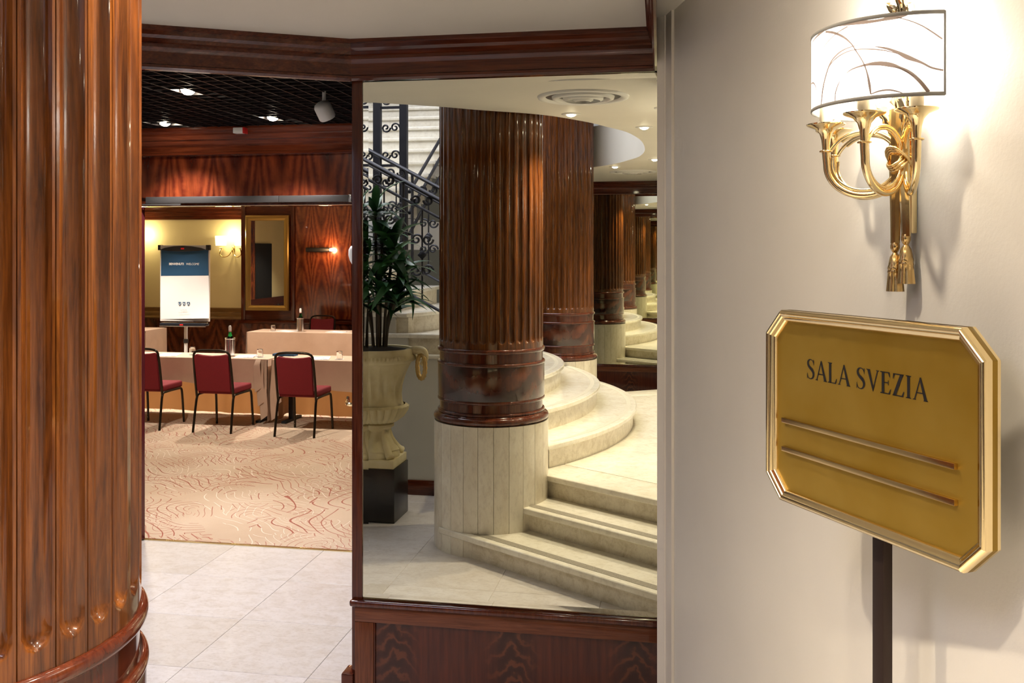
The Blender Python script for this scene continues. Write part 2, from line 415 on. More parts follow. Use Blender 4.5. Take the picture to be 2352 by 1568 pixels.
# ------------------------------------------------------------------ the floors
floor = sroot('floor', 'pale travertine tile floor in front of the mirror and the conference room doorway', 'floor')
MB().box(-4.4, .35, .3, DW, -.06, -.003).build('joint_bed', M['grout'], floor)
TX, TY = .6, .573
tile_me = {}
def on_landing(x, y): return RN.x*x+RN.y*y < 2.02 and x > -1.2
for i in range(-5, 4):
    for j in range(-7, 4):
        x0 = max(-1.645+TX*i, -4.4); x1 = min(-1.645+TX*(i+1), .35); y0 = max(3.995+TY*j, .3); y1 = min(3.995+TY*(j+1), DW)
        if x1-x0 < .05 or y1-y0 < .05: continue
        if on_landing(x0, y0) and on_landing(x0, y1) and on_landing(x1, y0) and on_landing(x1, y1): continue
        key = (round(x1-x0, 3), round(y1-y0, 3)); g = .0012
        if key not in tile_me: tile_me[key] = MB().box(g, key[0]-g, g, key[1]-g, -.02, 0).mesh('tile', M['tile'], .0015, 0, 1)
        inst('tile', tile_me[key], floor, (x0, y0, 0))
fl2 = struct(MB().box(-4.4, .6, D2-.1, -1.0, -.06, 0).build('floor_2', M['tile']), 'travertine floor at the foot of the steps by the opposite mirror', 'floor')
fl3 = struct(MB().box(-10, -1.2, DW, 15.2, -.06, .004).build('floor_3', M['carpet']), 'beige carpet with rust and white line swirls in the conference room', 'carpet')
MB().box(-3.5, -2.0, DW-.012, DW+.012, 0, .007).build('brass_threshold', M['brass'], fl3, .002)

# ------------------------------------------------------------------ marble steps and landing
def steps_straight(m):
    P = (lambda p: p) if not m else flip
    root = struct(thing('marble_steps', 'straight marble steps beside the column facing the tall mirror' if not m else
                 'straight marble steps running down to the opposite mirror', 'steps'))
    def band(o0, o1, e0):
        # strip between two offsets, ending on the right wall
        def at(e, o): v = RE*e+RN*o; return (v.x, v.y)
        def right(o):
            # intersection with right wall line
            a = RE; p0 = RN*o; q = W0-p0; den = a.x*(-WD.y)-a.y*(-WD.x); e = (q.x*(-WD.y)-q.y*(-WD.x))/den
            return (p0.x+a.x*e, p0.y+a.y*e)
        return [P(q) for q in (at(e0, o0), right(o0), right(o1), at(e0, o1))]
    for k, (nose, z, e0) in enumerate(((2.215,.15,-.36), (1.915,.30,-.2), (1.65,.45,-.2))):
        MB().prism(band(nose-.045, nose-.4, e0+.02), z-.15-(.0 if k else 0), z-.04).build('riser', M['riser'], root)
        t = MB().prism(band(nose, nose-(.36 if k < 2 else .31), e0), z-.04, z).build('tread', M['marble'], root, .012, 35, 3)
        if k < 2: MB().prism(band(nose-.045, nose-.10, e0+.1), z, z+.0015).build('grip_strip', M['grip'], t)
    return root
M['grip2'] = fabric('pale_grip_strip', (.46,.42,.34), (.55,.51,.42), 200, .7, 0)
M['grip'] = fabric('grey_grip_strip', (.2,.18,.14), (.34,.3,.24), 200, .8, 0)
steps_straight(False); steps_straight(True)
def right_of(o):
    p0 = RN*o; q = W0-p0; a = RE; den = a.x*(-WD.y)-a.y*(-WD.x); e = (q.x*(-WD.y)-q.y*(-WD.x))/den
    return (p0.x+a.x*e, p0.y+a.y*e)
def left_of(o): v = RN*o+RE*(-.2); return (v.x, v.y)
rw = right_of(1.338); tm = (rw[1]-MID)/.9604; kn = (rw[0]+.2785*tm, MID)
land = [left_of(1.338), rw, kn, flip(rw), flip(left_of(1.338)), (-1.5, MID-.6), (-1.5, MID+.6)]
landing = struct(MB().prism(land, 0, .45).build('floor_4', M['marble']), 'polished cream marble landing between the two columns', 'landing')

CX = -3.29
cur = struct(thing('curved_steps', 'curved cream marble steps rising from the landing behind the column', 'steps'))
def sector(r, dy, x_in):
    a = math.asin(min(1, dy/r)); 
    if dy > .8: return arc(CX, MID, r, -a, a, 40) + [(-1.42, MID+.68), (x_in, MID+.68), (x_in, MID-.68), (-1.42, MID-.68)]
    return arc(CX, MID, r, -a, a, 40) + [(x_in, MID+dy), (x_in, MID-dy)]
for k in range(6):
    r = 2.9-.305*k; z = .45+.16*(k+1); dy = (1.62,1.42,1.2,.72,.72,.72)[k]
    MB().prism(sector(r-.03, dy-.05, CX+r*.55), z-.16, z-.035).build('riser', M['riser'], cur)
    t = MB().prism(sector(r, dy, CX+r*.5), z-.035, z).build('tread', M['marble'], cur, .012, 35, 3)
    ra = math.asin(min(1, (dy-.1)/r))
    q = arc(CX, MID, r-.05, -ra, ra, 40)+arc(CX, MID, r-.085, ra, -ra, 40)
    MB().prism(q, z, z+.0012).build('grip_strip', M['grip2'], t)
# straight upper flight on the axis, its side wall, the half landing and the return flight
fl = struct(thing('upper_flight', 'marble stair flight climbing beside the urn behind the iron balustrade', 'stairs'))
xs = [-2.22-.31*i for i in range(5)]
for i, x in enumerate(xs):
    z = 1.41+.16*(i+1); x1 = x-.31 if i < 4 else -5.1
    MB().box(x1-.02, x-.03, MID-.67, MID+.67, z-.16, z-.035).build('riser', M['riser'], fl)
    MB().box(x1-.03, x, MID-.74, MID+.74, z-.035, z).build('tread', M['marble'], fl, .012, 35, 3)
sw = MB()
prev = -1.45
for k, (x, z) in enumerate([(-1.46,.93), (-1.77,1.09), (-2.12,1.25)]+[(x, 1.41+.16*i) for i, x in enumerate(xs)]):
    nx = [(-1.77), (-2.12), xs[0], xs[1], xs[2], xs[3], xs[4], -5.2][k]
    sw.box(nx, x, MID-.7, MID+.7, 0, z-.02 if k else z-.02)
side = struct(sw.build('wall_stair', M['swall']), 'grey plastered side wall under the stair flight behind the urn', 'wall')
MB().box(-5.2, -1.5, MID+.7, MID+.716, 0, .115).build('baseboard', M['mah'], side, .004)
ret = struct(thing('return_flight', 'upper marble return flight seen past the iron balustrade', 'stairs'))
for i in range(11):
    y = -1.45-.29*i; z = 2.21+.16*(i+1)
    MB().box(-5.1, -2.64, y-.29, y-.03, z-.16, z-.04).build('riser', M['marble'], ret)
    MB().box(-5.1, -2.6, y-.31, y, z-.04, z).build('tread', M['marble'], ret, .012, 35, 2)
MB().box(-5.15, -2.63, -4.6, -1.2, 1.9, 2.2).build('soffit', M['hallw'], ret)

# ------------------------------------------------------------------ ceiling with the stair opening
E_ = [(-1.793,2.217), (-1.45,1.993), (-1.216,1.795), (-.885,1.538), (-.66,1.186), (-.54,.904), (-.411,.547), (-.34,.063), (-.325,MID)]
edge = [tuple(p[:2]) for p in crom([(x, y, 0) for x, y in E_], 4)]
edge = [(-3.0,3.005)]+edge
edge += [flip(p) for p in edge[-2::-1]]
# right boundary
def wall_hit(y): t = (W0.y-y)/.9604; return (W0.x+.2785*t, y)
wr = [(-.05, D+.05), wall_hit(3.46), (kn[0]+.1, MID), flip(wall_hit(3.46)), (-.05, D2-.05)]
top_poly = edge+[(-3.0, D2-.05)]+wr[::-1]+[(-3.0, D+.05)]
ceiling = struct(MB().prism(top_poly, ZC, ZC+.42).build('ceiling', M['ceil'], None, 0, 25), 'cream plaster ceiling with a curved opening above the stairs', 'ceiling')

# ------------------------------------------------------------------ stair hall shell above
hall = MB()
hall.box(-5.3, -5.2, -4.6, 3.2, 0, 5.6); hall.box(-5.3, 1.6, -4.7, -4.6, 2.9, 5.6); hall.box(-5.3, 1.6, 4.1, 4.2, 3.17, 5.6)
hall.box(1.5, 1.6, -4.7, 4.2, 2.9, 5.6); hall.box(-5.3, 1.6, -4.7, 4.2, 5.6, 5.7); hall.box(-2.55, -2.45, -4.6, -3.2, 2.2, 5.6)
struct(hall.build('wall_hall', M['hallw']), 'pale plaster walls of the upper stair hall', 'wall')
wl = MB().box(-5.2, -4.4, .35, .45, 0, 2.2); wl.box(-4.4, -4.3, .3, DW, 0, 2.75); wl.box(-4.5,-3.0, 3.0, 3.1, 2.2, 5.6)
struct(wl.build('wall_left', M['swall']), 'plain plaster wall closing the lobby beyond the urn', 'wall')

# ------------------------------------------------------------------ mirror walls
COR = [(0,ZC), (.072,ZC), (.072,ZC-.014), (.062,ZC-.018), (.06,ZC-.034), (.046,ZC-.044), (.044,ZC-.058), (.034,ZC-.062), (.036,ZC-.076),
       (.026,ZC-.086), (.022,ZC-.092), (.022,ZC-.138), (.028,ZC-.142), (.028,ZC-.152), (.016,ZC-.160), (0,ZC-.160)]
ML, MR, MZ0, MZ1 = -1.30, -.075, .4696, 2.5914
def mirror_wall(m):
    nm = 'wall_mirror_side' if not m else 'wall_opposite'
    sgn = 1 if not m else -1
    root = struct(thing(nm, 'mahogany panelled wall below and around the tall mirror' if not m else 'mahogany panelled wall holding the opposite mirror', 'wall', (0, D if not m else D2, 0)))
    if m: root.scale = (1, -1, 1)
    # local: face towards -y
    MB().box(-1.345, -.02, .02, .3, 0, ZC).build('backing', M['mahZ'], root)
    MB().box(-1.345, ML, -.012, .05, 0, MZ1).build('side_stile', M['mahZ'], root, .003)
    MB().box(-1.35, -.03, -.034, .03, .442, .468).build('ledge', M['mahR'], root, .011, 40, 3)
    MB().box(-1.33, -.03, -.02, .03, .379, .442).build('top_rail', M['rail'], root, .003)
    MB().box(-1.33, -1.25, -.02, .03, .085, .378).build('stile', M['railZ'], root, .003)
    MB().box(-1.2495, -.03, -.006, .03, .085, .3785).build('veneer_panel', M['panel'], root)
    MB().box(-1.25, -1.244, -.016, .02, .085, .3785).build('bead', M['mahZ'], root, .002)
    MB().box(-1.37, -.03, -.04, .05, 0, .085).build('plinth', M['mah'], root, .006)
    MB().box(-1.385, -1.335, -.03, .06, 0, .165).build('base_block', M['mah'], root, .006)
    if True:
        MB().box(-.075, 0, -.18, 0, 0, ZC).build('corner_return', M['mahZ'], root)
    return root
mirror_wall(False); mirror_wall(True)
def cornice(name, pts, mat, side, label):
    o = MB().sweep(pts, COR, side).build(name, mat, None, 0, 30); return struct(o, label, 'cornice')
cornice('trim_1', [(-1.35, D-.01), (-.06, D-.01)], M['mah'], -1, 'stepped mahogany cornice above the tall mirror')
KB = Vector((-1.35, D-.01)); bd = Vector((-.87,-.493))
bp = [(-1.345, D-.01), tuple(KB+bd*1.75)]
o = MB().sweep(bp, COR, 1).build('trim_2', M['mah'], None, 0, 30); struct(o, 'stepped mahogany beam running diagonally over the lobby passage', 'cornice')
bn = Vector((-bd.y, bd.x))*-1
bq = [bp[0], bp[1], tuple(Vector(bp[1])+bn*.02), tuple(Vector(bp[0])+bn*.02)]
MB().prism(bq, ZC-.158, ZC).build('beam_core', M['mah'], o)
COR2 = [(o_*.55, z_) for o_, z_ in COR]
struct(MB().sweep([(-.105, D-.01), (-.072, 2.45)], COR2, -1).build('trim_4', M['mahY'], None, 0, 30), 'mahogany cornice return at the end of the cream wall', 'cornice')
cornice('trim_3', [(-1.35, D2+.01), (-.05, D2+.01)], M['mah'], 1, 'mahogany cornice over the opposite mirror')
def mirror(m):
    y = D if not m else D2; s = -1 if not m else 1
    x0, x1, z0, z1 = ML, MR, MZ0, MZ1; b = .024; d = .0005
    g = MB()
    fr = y+s*.004; 
    vs = [(x0,fr+s*d,z0),(x1,fr+s*d,z0),(x1,fr+s*d,z1),(x0,fr+s*d,z1),(x0+b,fr,z0+b),(x1-b,fr,z0+b),(x1-b,fr,z1-b),(x0+b,fr,z1-b)]
    vs += [(p[0], y-s*.002, p[2]) for p in vs[:4]]
    g.add(vs, [(4,5,6,7),(0,1,5,4),(1,2,6,5),(2,3,7,6),(3,0,4,7),(0,1,9,8),(1,2,10,9),(2,3,11,10),(3,0,8,11),(8,9,10,11)])
    o = g.build('wall_mirror', M['mirror'], None, 0, 0)
    tag(o, 'tall frameless mirror above the mahogany panel, showing columns and marble steps' if not m else
        'opposite tall wall mirror, seen only inside the first mirror', 'mirror')
mirror(False); mirror(True)

# ------------------------------------------------------------------ right wall with its end casing
rwall = sroot('wall_right', 'cream painted wall carrying the brass sconce', 'wall')
t_end = (3.354-MID)/.9604
q = [wall_pt(-.07), wall_pt(t_end), wall_pt(t_end, -.12), wall_pt(-.07, -.12)]
MB().prism(q, 0, 2.95).build('plaster', M['cream'], rwall, 0, 0)
MB().prism([flip(p) for p in q], 0, 2.95).build('plaster', M['cream'], rwall, 0, 0)
MB().prism([wall_pt(-.0725,.010), wall_pt(-.155,.010), (-.1,3.52), (-.02,3.62), wall_pt(-.0725,-.12)], 0, 2.95).build('end_casing', M['trimw'], rwall, .002)
MB().tube([(*wall_pt(-.155,.010), 0), (*wall_pt(-.155,.010), 2.95)], .006, 10).build('corner_bead', M['trimw'], rwall)
MB().prism([(kn[0]-.02, MID-.15), (kn[0]+.15, MID-.15), (kn[0]+.15, MID+.15), (kn[0]-.02, MID+.15)], 0, 2.95).build('corner_post', M['cream'], rwall)

# ------------------------------------------------------------------ the fluted columns
def stave_mesh():
    R = .3388; ha = math.radians(5); na = 18; fw = math.radians(3.7); dep = .017
    zs = [1.279, 1.29, 1.30] + [1.305+.004*i for i in range(9)] + [1.36, 1.9, 2.5, 3.5, 5.55]
    zc = 1.345; rz = .03; vs = []; fs = []
    ang = [-ha, -ha*.965] + [-ha*.93+2*ha*.93*i/(na-4) for i in range(na-3)] + [ha*.965, ha]
    m = len(ang)
    for z in zs:
        for i, a in enumerate(ang):
            k = (a/fw)**2 + (((zc-z)/rz)**2 if z < zc else 0)
            r = R - dep*math.sqrt(max(0, 1-k))
            if i in (0, m-1): r = R-.004
            vs.append((r*math.cos(a), r*math.sin(a), z))
    b = len(vs)
    for z in (zs[0], zs[-1]):
        for a in (-ha, ha): vs.append(((R-.04)*math.cos(a), (R-.04)*math.sin(a), z))
    for j in range(len(zs)-1):
        for i in range(m-1): fs.append((j*m+i, j*m+i+1, (j+1)*m+i+1, (j+1)*m+i))
    n = len(zs)
    fs.append((b, b+1)+tuple(range(m-1, -1, -1)))
    g = MB(); g.add(vs, fs); return g.mesh('stave', M['shaft'], 0, 50)
def strip_mesh():
    R = .372; ha = math.radians(7.43); n = 6
    ang = [-ha, -ha*.985] + [-ha*.97+2*ha*.97*i/n for i in range(n+1)] + [ha*.985, ha]
    vs = []; m = len(ang)
    for z in (0, .806):
        for i, a in enumerate(ang):
            r = R-.008 if i in (0, m-1) else R
            vs.append((r*math.cos(a), r*math.sin(a), z))
    fs = [(i, i+1, m+i+1, m+i) for i in range(m-1)]
    vs += [((R-.03)*math.cos(a), (R-.03)*math.sin(a), .806) for a in (ha, -ha)]
    fs.append(tuple(range(m, 2*m))+(2*m, 2*m+1))
    return MB().add(vs, fs).mesh('marble_strip', M['strip'], 0, 30)
ST, SM = stave_mesh(), strip_mesh()
def torus_prof(r, z0, z1, bulge): 
    zc, h = (z0+z1)/2, (z1-z0)/2
    return [(r-.03, z1)]+[(r+bulge*math.sin(PI*i/10), zc+h*math.cos(PI*i/10)) for i in range(11)]+[(r-.03, z0)]
RINGS = [torus_prof(.340,1.250,1.279,.011), torus_prof(.340,1.168,1.192,.012), torus_prof(.338,.936,.960,.012), torus_prof(.338,.862,.884,.012)]
ring_me = [MB().lathe(p, 96).mesh('ring_moulding', M['mahR'], 0, 50) for p in RINGS]
neck_me = [MB().lathe([(.30,z1),(.336,z1),(.336,z0),(.30,z0)], 96).mesh('neck_band', M['mahR'], 0, 30) for z0, z1 in ((1.185,1.255),(.880,.940))]
fil_me = MB().lathe([(.3,1.17),(.344,1.17),(.347,1.163),(.347,.963),(.344,.957),(.3,.957)], 96).mesh('plinth_band', M['band'], 0, 30)
big_me = MB().lathe([(.3,.866),(.345,.866),(.352,.858)]+[(.345+.031*math.sin(PI*i/12), .832+.026*math.cos(PI*i/12)) for i in range(1,12)]+[(.352,.806),(.3,.806)], 96).mesh('base_torus', M['mahR'], 0, 50)
grout_me = MB().lathe([(.3661,0),(.3661,.80)], 64).mesh('joint_core', plain('dirty_joint', (.2,.15,.09), .8), 0, 50)
core_me = MB().lathe([(.305,0),(.305,5.55)], 48).mesh('core', M['mahZ'], 0, 50)
def column(pos, label, ph, sph):
    t = thing('fluted_column', label, 'column', (pos[0], pos[1], 0))
    for k in range(36): inst('stave', ST, t, rot=(0,0,math.radians(10*k+ph)))
    for k in range(24): inst('marble_strip', SM, t, rot=(0,0,math.radians(15*k+sph)))
    for me in ring_me+neck_me+[fil_me, big_me, core_me, grout_me]: inst(me.name.split('.')[0], me, t)
    return t
colA = column(A_POS, 'fluted mahogany column on a marble drum, standing at the end of the steps beside the passage', 7, 8.7)
colB = column(B_POS, 'fluted mahogany column on a marble drum near the opposite mirror, seen only in reflection', 3, 6.3)

# ------------------------------------------------------------------ ceiling diffusers and downlights of the vestibule
def diffuser(x, y, label):
    t = thing('air_diffuser', label, 'air vent', (x, y, ZC), 0)
    for r0, r1, dz in ((.205,.255,.014), (.135,.175,.02), (.085,.115,.026), (.03,.06,.03)):
        MB().lathe([(r1, .0), (r1-.004,-dz*.7), (r1-.02,-dz), (r0+.012,-dz*.75), (r0,.004), (r0, .03)], 64).build('ring', M['white'], t, 0, 60)
    MB().lathe([(.21,-.001),(.001,-.001)], 48).build('dark_throat', M['metalgrey'], t)
    return t
diffuser(-.555, 2.2, 'round white ceiling diffuser on the tall mirror side of the opening')
diffuser(-.555, 2*MID-2.2, 'round white ceiling diffuser on the opposite mirror side of the opening')
def downlight(x, y, z, label, power, group, r=.04, spot=1.75, colr=(1,.86,.68)):
    t = thing('downlight', label, 'ceiling light', (x, y, z), 0, group)
    MB().lathe([(r*.75, .0), (r*.8,-.006), (r*1.5,-.004), (r*1.55, .0)], 32).build('trim_ring', M['white'], t, 0, 60)
    MB().lathe([(r*.78,-.002), (r*.6,-.012), (r*.3,-.017), (.001,-.018)], 24).build('lens', M['bulb'], t, 0, 60)
    lo = light('downlight_lamp', 'SPOT', (x, y, z-.03), power, colr, spot_size=spot, spot_blend=1, shadow_soft_size=.035)
    return t
for (x, y, lb) in ((-.70,1.54,'recessed downlight beside the column that stands by the passage'), (-.276,.82,'recessed downlight at the curve of the ceiling opening, tall mirror side'),
                   (-.11,MID,'unseen fill downlight added on the axis of the curved ceiling opening'),  # unseen lamp added to brighten the column, steps and right wall
                   (-.12,1.7,'unseen fill downlight added close to the cream wall above the room sign'),  # unseen lamp added to lift the wall around the sign
                   (-.276,2*MID-.82,'recessed downlight at the curve of the ceiling opening, opposite mirror side'), (-.70,2*MID-1.54,'recessed downlight beside the column near the opposite mirror')):
    wide = 'cream wall' in lb
    downlight(x, y, ZC, lb, 24 if wide else (40 if "axis" in lb else 115), 'downlights around the ceiling opening', spot=2.9 if wide else 1.75)

# ------------------------------------------------------------------ lobby passage: grid ceiling, door wall, doors
cg = struct(thing('ceiling_2', 'black open grid ceiling over the lobby passage', 'ceiling'))
MB().box(-4.4, -1.2, 3.0, DW, 2.98, 3.05).build('plenum', M['plenum'], cg)
pl = MB(); pl.box(-1.30, -1.2, D, DW, 2.6, 3.05); pl.box(-4.4,-4.3, 3.0, DW, 2.6, 3.05)
pl.build('plenum_side', M['plenum'], cg)
g = MB(); p = .088
i = 0
while -4.3+p*i < -1.35: g.box(-4.3+p*i-.003, -4.3+p*i+.003, 2.3, DW-.02, 2.675, 2.72); i += 1
j = 0
while 2.3+p*j < DW: g.box(-4.3, -1.35, 2.3+p*j-.003, 2.3+p*j+.003, 2.676, 2.719); j += 1
# keep only the part behind the diagonal beam
gv = g
o = gv.build('grid', M['gridm'], cg, 0, 0); o['kind'] = 'stuff'
bm = bmesh.new(); bm.from_mesh(o.data)
nrm = Vector((bn.x, bn.y, 0)); bmesh.ops.bisect_plane(bm, geom=list(bm.verts)+list(bm.edges)+list(bm.faces), plane_co=(KB.x, KB.y, 0)+bn.to_3d()*.1 if False else Vector((KB.x+bn.x*.1, KB.y+bn.y*.1, 0)), plane_no=nrm, clear_inner=True)
bm.to_mesh(o.data); bm.free()
def grid_spot(x, y, power, label):
    t = thing('grid_spotlight', label, 'ceiling light', (x, y, 2.69), 0, 'spotlights set in the black grid')
    MB().lathe([(.03,.0),(.045,.0),(.045,.09),(.03,.09)], 24).build('housing', M['black'], t, 0, 60)
    MB().lathe([(.036,.004),(.03,-.014),(.018,-.024),(.001,-.028)], 24).build('lens', M['bulb'], t)
    light('grid_lamp', 'SPOT', (x, y, 2.645), power, (1,.96,.98), spot_size=1.9, spot_blend=.7, shadow_soft_size=.035)
grid_spot(-2.41, 4.33, 125, 'bright round spotlight in the black grid just behind the diagonal beam')
grid_spot(-3.16, 5.40, 60, 'bright round spotlight in the black grid above the left door leaf')
grid_spot(-2.40, 5.29, 80, 'bright round spotlight in the black grid between the alarm beacon and hanging spotlight')
t = thing('hanging_spotlight', 'white drum spotlight hanging from the black grid ceiling', 'spotlight', (-1.75, 4.45, 2.59))
MB().tube([(0,0,.03), (0,0,.1)], .009, 10).build('bracket', M['white'], t)
MB().lathe([(.001,-.05),(.036,-.05),(.042,-.042),(.043,.02),(.036,.034),(.018,.042),(.001,.043)], 28).xf(Matrix.Rotation(.5,4,'X') @ Matrix.Rotation(-.25,4,'Y')).build('drum_head', M['white'], t, 0, 50)

dwall = sroot('wall_door', 'mahogany wall with a wide doorway into the conference room', 'wall')
MB().box(-4.4, -3.68, DW, DW+.14, 0, 2.98).build('pier', M['mahZ'], dwall)
MB().box(-2.03, -1.2, DW, DW+.14, 0, 2.98).build('pier', M['mahZ'], dwall)
MB().box(-3.68, -2.03, DW+.01, DW+.14, 2.2, 2.98).build('lintel', M['mah'], dwall)
MB().box(-4.3, -1.3, DW-.006, DW+.012, 2.24, 2.52).build('header_panel', M['head'], dwall)
MB().box(-3.68, -2.03, DW-.012, DW+.14, 2.185, 2.205).build('door_head', M['mahR'], dwall, .003)
cp = [(0,2.69),(.13,2.69),(.13,2.665),(.11,2.655),(.105,2.64),(.085,2.63),(.08,2.605),(.06,2.60),(.055,2.575),(.03,2.565),(.03,2.53),(.04,2.525),(.04,2.512),(.02,2.505),(0,2.505)]
MB().sweep([(-4.3, DW), (-1.3, DW)], cp, -1).build('header_cornice', wood('door_cornice_wood', (.1,.018,.008), (.26,.06,.022), 'X', .2, .8), dwall, 0, 30)
MB().box(-3.69, -3.66, DW-.01, DW+.15, 0, 2.2).build('jamb', M['dullred'], dwall)
MB().box(-2.05, -2.015, DW-.01, DW+.15, 0, 2.2).build('jamb', M['dullred'], dwall)
cl = thing('door_closer', 'long dark grey double door closer above the doorway', 'door closer', (-2.75, DW-.03, 2.222))
MB().box(-.70, .22, -.02, .024, -.021, .021).build('case', M['metalgrey'], cl, .004)
MB().box(.222, .685, -.02, .024, -.021, .021).build('case', M['metalgrey'], cl, .004)
MB().box(.685, .705, -.022, .024, -.024, .024).build('end_cap', M['chrome'], cl, .003)
MB().box(-.72, -.45, -.025, -.015, -.034, -.024).build('slide_arm', M['metalgrey'], cl)
def leaf(name, hx, ang, flipx, label):
    t = struct(thing(name, label, 'door', (hx, DW-.01, 0), ang))
    s = 1
    y0, y1 = (0, .045) if flipx > 0 else (-.045, 0)
    MB().box(0, .80, y0, y1, .008, 2.18).build('leaf', M['dullred'], t, .002)
    for (z0, z1) in ((.2,.95), (1.15,2.0)):
        MB().box(.12, .68, y0-.003, y1+.003, z0, z1).build('panel', M['dullred'], t, .003)
    for yy, dy in ((y0,-1), (y1,1)):
        h = MB().box(.715, .765, min(yy, yy+dy*.006), max(yy, yy+dy*.006), .82, 1.24).build('handle_plate', M['brass'], t, .002)
        MB().tube(crom([(.74, yy, 1.05), (.74, yy+dy*.045, 1.05), (.715, yy+dy*.06, 1.052), (.66, yy+dy*.058, 1.056), (.635, yy+dy*.056, 1.075)], 5), lambda s_: .008+.003*math.sin(s_*PI), 10).build('lever', M['brass'], h)
    return t
leaf('door_1', -2.02, math.atan2(-.75, .27), 1, 'open right mahogany door leaf seen edge on, with brass lever handles')
leaf('door_2', -3.478, math.atan2(-.75, -.27), -1, 'open left mahogany door leaf standing beside the passage')
wlt = thing('door_light', 'small white teardrop lamp on the edge of the open door leaf', 'lamp', (-1.785, 4.99, 1.87))
MB().lathe([(.001,.055),(.022,.05),(.033,.03),(.034,.0),(.026,-.03),(.014,-.05)], 20).build('shell', M['white'], wlt, 0, 60)
MB().lathe([(.013,-.049),(.009,-.06),(.001,-.062)], 16).build('glowing_tip', M['bulb'], wlt, 0, 60)
ab = thing('alarm_beacon', 'small white and red alarm beacon on the door wall cornice', 'alarm', (-2.74, DW-.16, 2.645))
MB().box(-.035, .03, -.02, .03, -.018, .018).build('body', M['white'], ab, .004)
MB().box(.03, .042, -.022, .03, -.02, .018).build('red_cap', M['red'], ab, .003)

# ------------------------------------------------------------------ conference room shell
RB = 14.6; RC = 2.72
rr_ = MB().box(-10, -1.2, DW+.14, 15.2, RC, RC+.1)
struct(rr_.build('ceiling_3', M['ceil']), 'plain ceiling of the conference room', 'ceiling')
rb = sroot('wall_back', 'back wall of the conference room in cream plaster and mahogany panels', 'wall')
MB().box(-10, -7.17, RB+.22, RB+.4, .9, RC).build('cream_plaster', M['ycream'], rb)
MB().box(-10, -7.17, RB+.16, RB+.4, 0, .74).build('wainscot', M['rwain'], rb)
MB().sweep([(-10, RB+.22), (-7.17, RB+.22)], [(0,.74),(.09,.74),(.1,.76),(.07,.79),(.06,.83),(.035,.86),(.03,.92),(0,.93)], -1).build('dado_rail', M['brn'] if 'brn' in M else wood('brown_rail', (.12,.06,.02), (.25,.13,.04), 'X', .3, .4), rb, 0, 30)
MB().sweep([(-10, RB+.22), (-7.17, RB+.22)], [(0,2.40),(.05,2.41),(.05,2.46),(.09,2.47),(.10,2.52),(.14,2.53),(.15,2.58),(.2,2.60),(.2,RC),(0,RC)], -1).build('cornice', M['mah'], rb, 0, 30)
MB().box(-7.17, -1.2, RB, RB+.4, 0, RC).build('mahogany_backing', M['mah'], rb)
MB().box(-7.17, -7.10, RB-.02, RB+.24, .75, RC).build('pilaster_edge', M['mahZ'], rb, .004)
MB().box(-6.30, -6.235, RB-.03, RB, .75, RC).build('stile', M['mahZ'], rb, .004)
for k in range(4): MB().box(-6.225+.98*k, -5.27+.98*k, RB-.016, RB, .78, 2.60).build('figured_panel', M['rpanel'], rb, .003)
MB().box(-7.2, -1.2, RB-.05, RB, .70, .75).build('chair_rail', M['mah'], rb, .01)
MB().box(-7.15, -1.2, RB-.012, RB, .05, .69).build('lower_panel', M['rwain'], rb)
ls = MB().box(-10, -9.9, DW+.14, 15, 0, RC)
lw = struct(ls.build('wall_room_left', M['ycream']), 'far left wall of the conference room', 'wall')
for (y0, y1) in ((8.36, 9.3), (10.6, 11.6)): MB().box(-9.9, -9.86, y0, y1, 0, RC).build('figured_panel', M['rpanelY'], lw)
MB().box(-9.9, -9.86, 7.44, 8.34, 0, 2.05).build('dark_door', M['black'], lw)
MB().box(-9.9, -9.85, 5.9, 9.3, 0, .75).build('wainscot', M['mahY'], lw)
fx = thing('fire_extinguisher', 'red fire extinguisher by the dark door, seen in the gilt framed mirror', 'extinguisher', (-9.76, 7.25, .0))
MB().lathe([(.001,.0),(.07,.0),(.075,.01),(.075,.42),(.06,.48),(.025,.51),(.02,.54)], 24).build('cylinder', M['red'], fx, 0, 40)
MB().box(-.012, .012, -.06, .06, .54, .56).build('lever', M['black'], fx)
MB().tube(crom([(0,.03,.54), (.03,.12,.58), (.04,.14,.4), (.04,.09,.2)], 6), .009, 8).build('hose', M['black'], fx, 0, 60)
struct(MB().box(-1.3, -1.2, DW+.14, 15, 0, RC).build('wall_room_right', M['mahZ']), 'right wall of the conference room hidden by the mirror panel', 'wall')
for (x, y, pw, ss) in ((-5.2,10.25,190,1.8), (-3.3,10.25,190,1.8), (-7.2,10.3,190,1.8), (-6.3,10.5,150,1.6), (-2.9,7.0,95,1.3), (-4.5,7.25,190,2.3), (-5.4,12.3,190,1.8), (-7.4,12.4,190,1.8), (-3.6,12.3,170,1.8), (-8.9,8.3,150,1.8)):  # unseen lamps added and placed for their light on tables, carpet and walls
    t = thing('downlight', 'unseen downlight added in the conference room ceiling', 'ceiling light', (x, y, RC), 0, 'unseen downlights added in the conference room')
    MB().lathe([(.03,-.003),(.034,-.008),(.062,-.004),(.065,0)], 24).build('trim_ring', M['white'], t, 0, 60)
    MB().lathe([(.033,-.002),(.001,-.003)], 20).build('lens', M['bulb'], t)
    light('room_fill_lamp', 'SPOT', (x, y, RC-.03), pw, (1,.9,.77), spot_size=ss, spot_blend=.8, shadow_soft_size=.04)

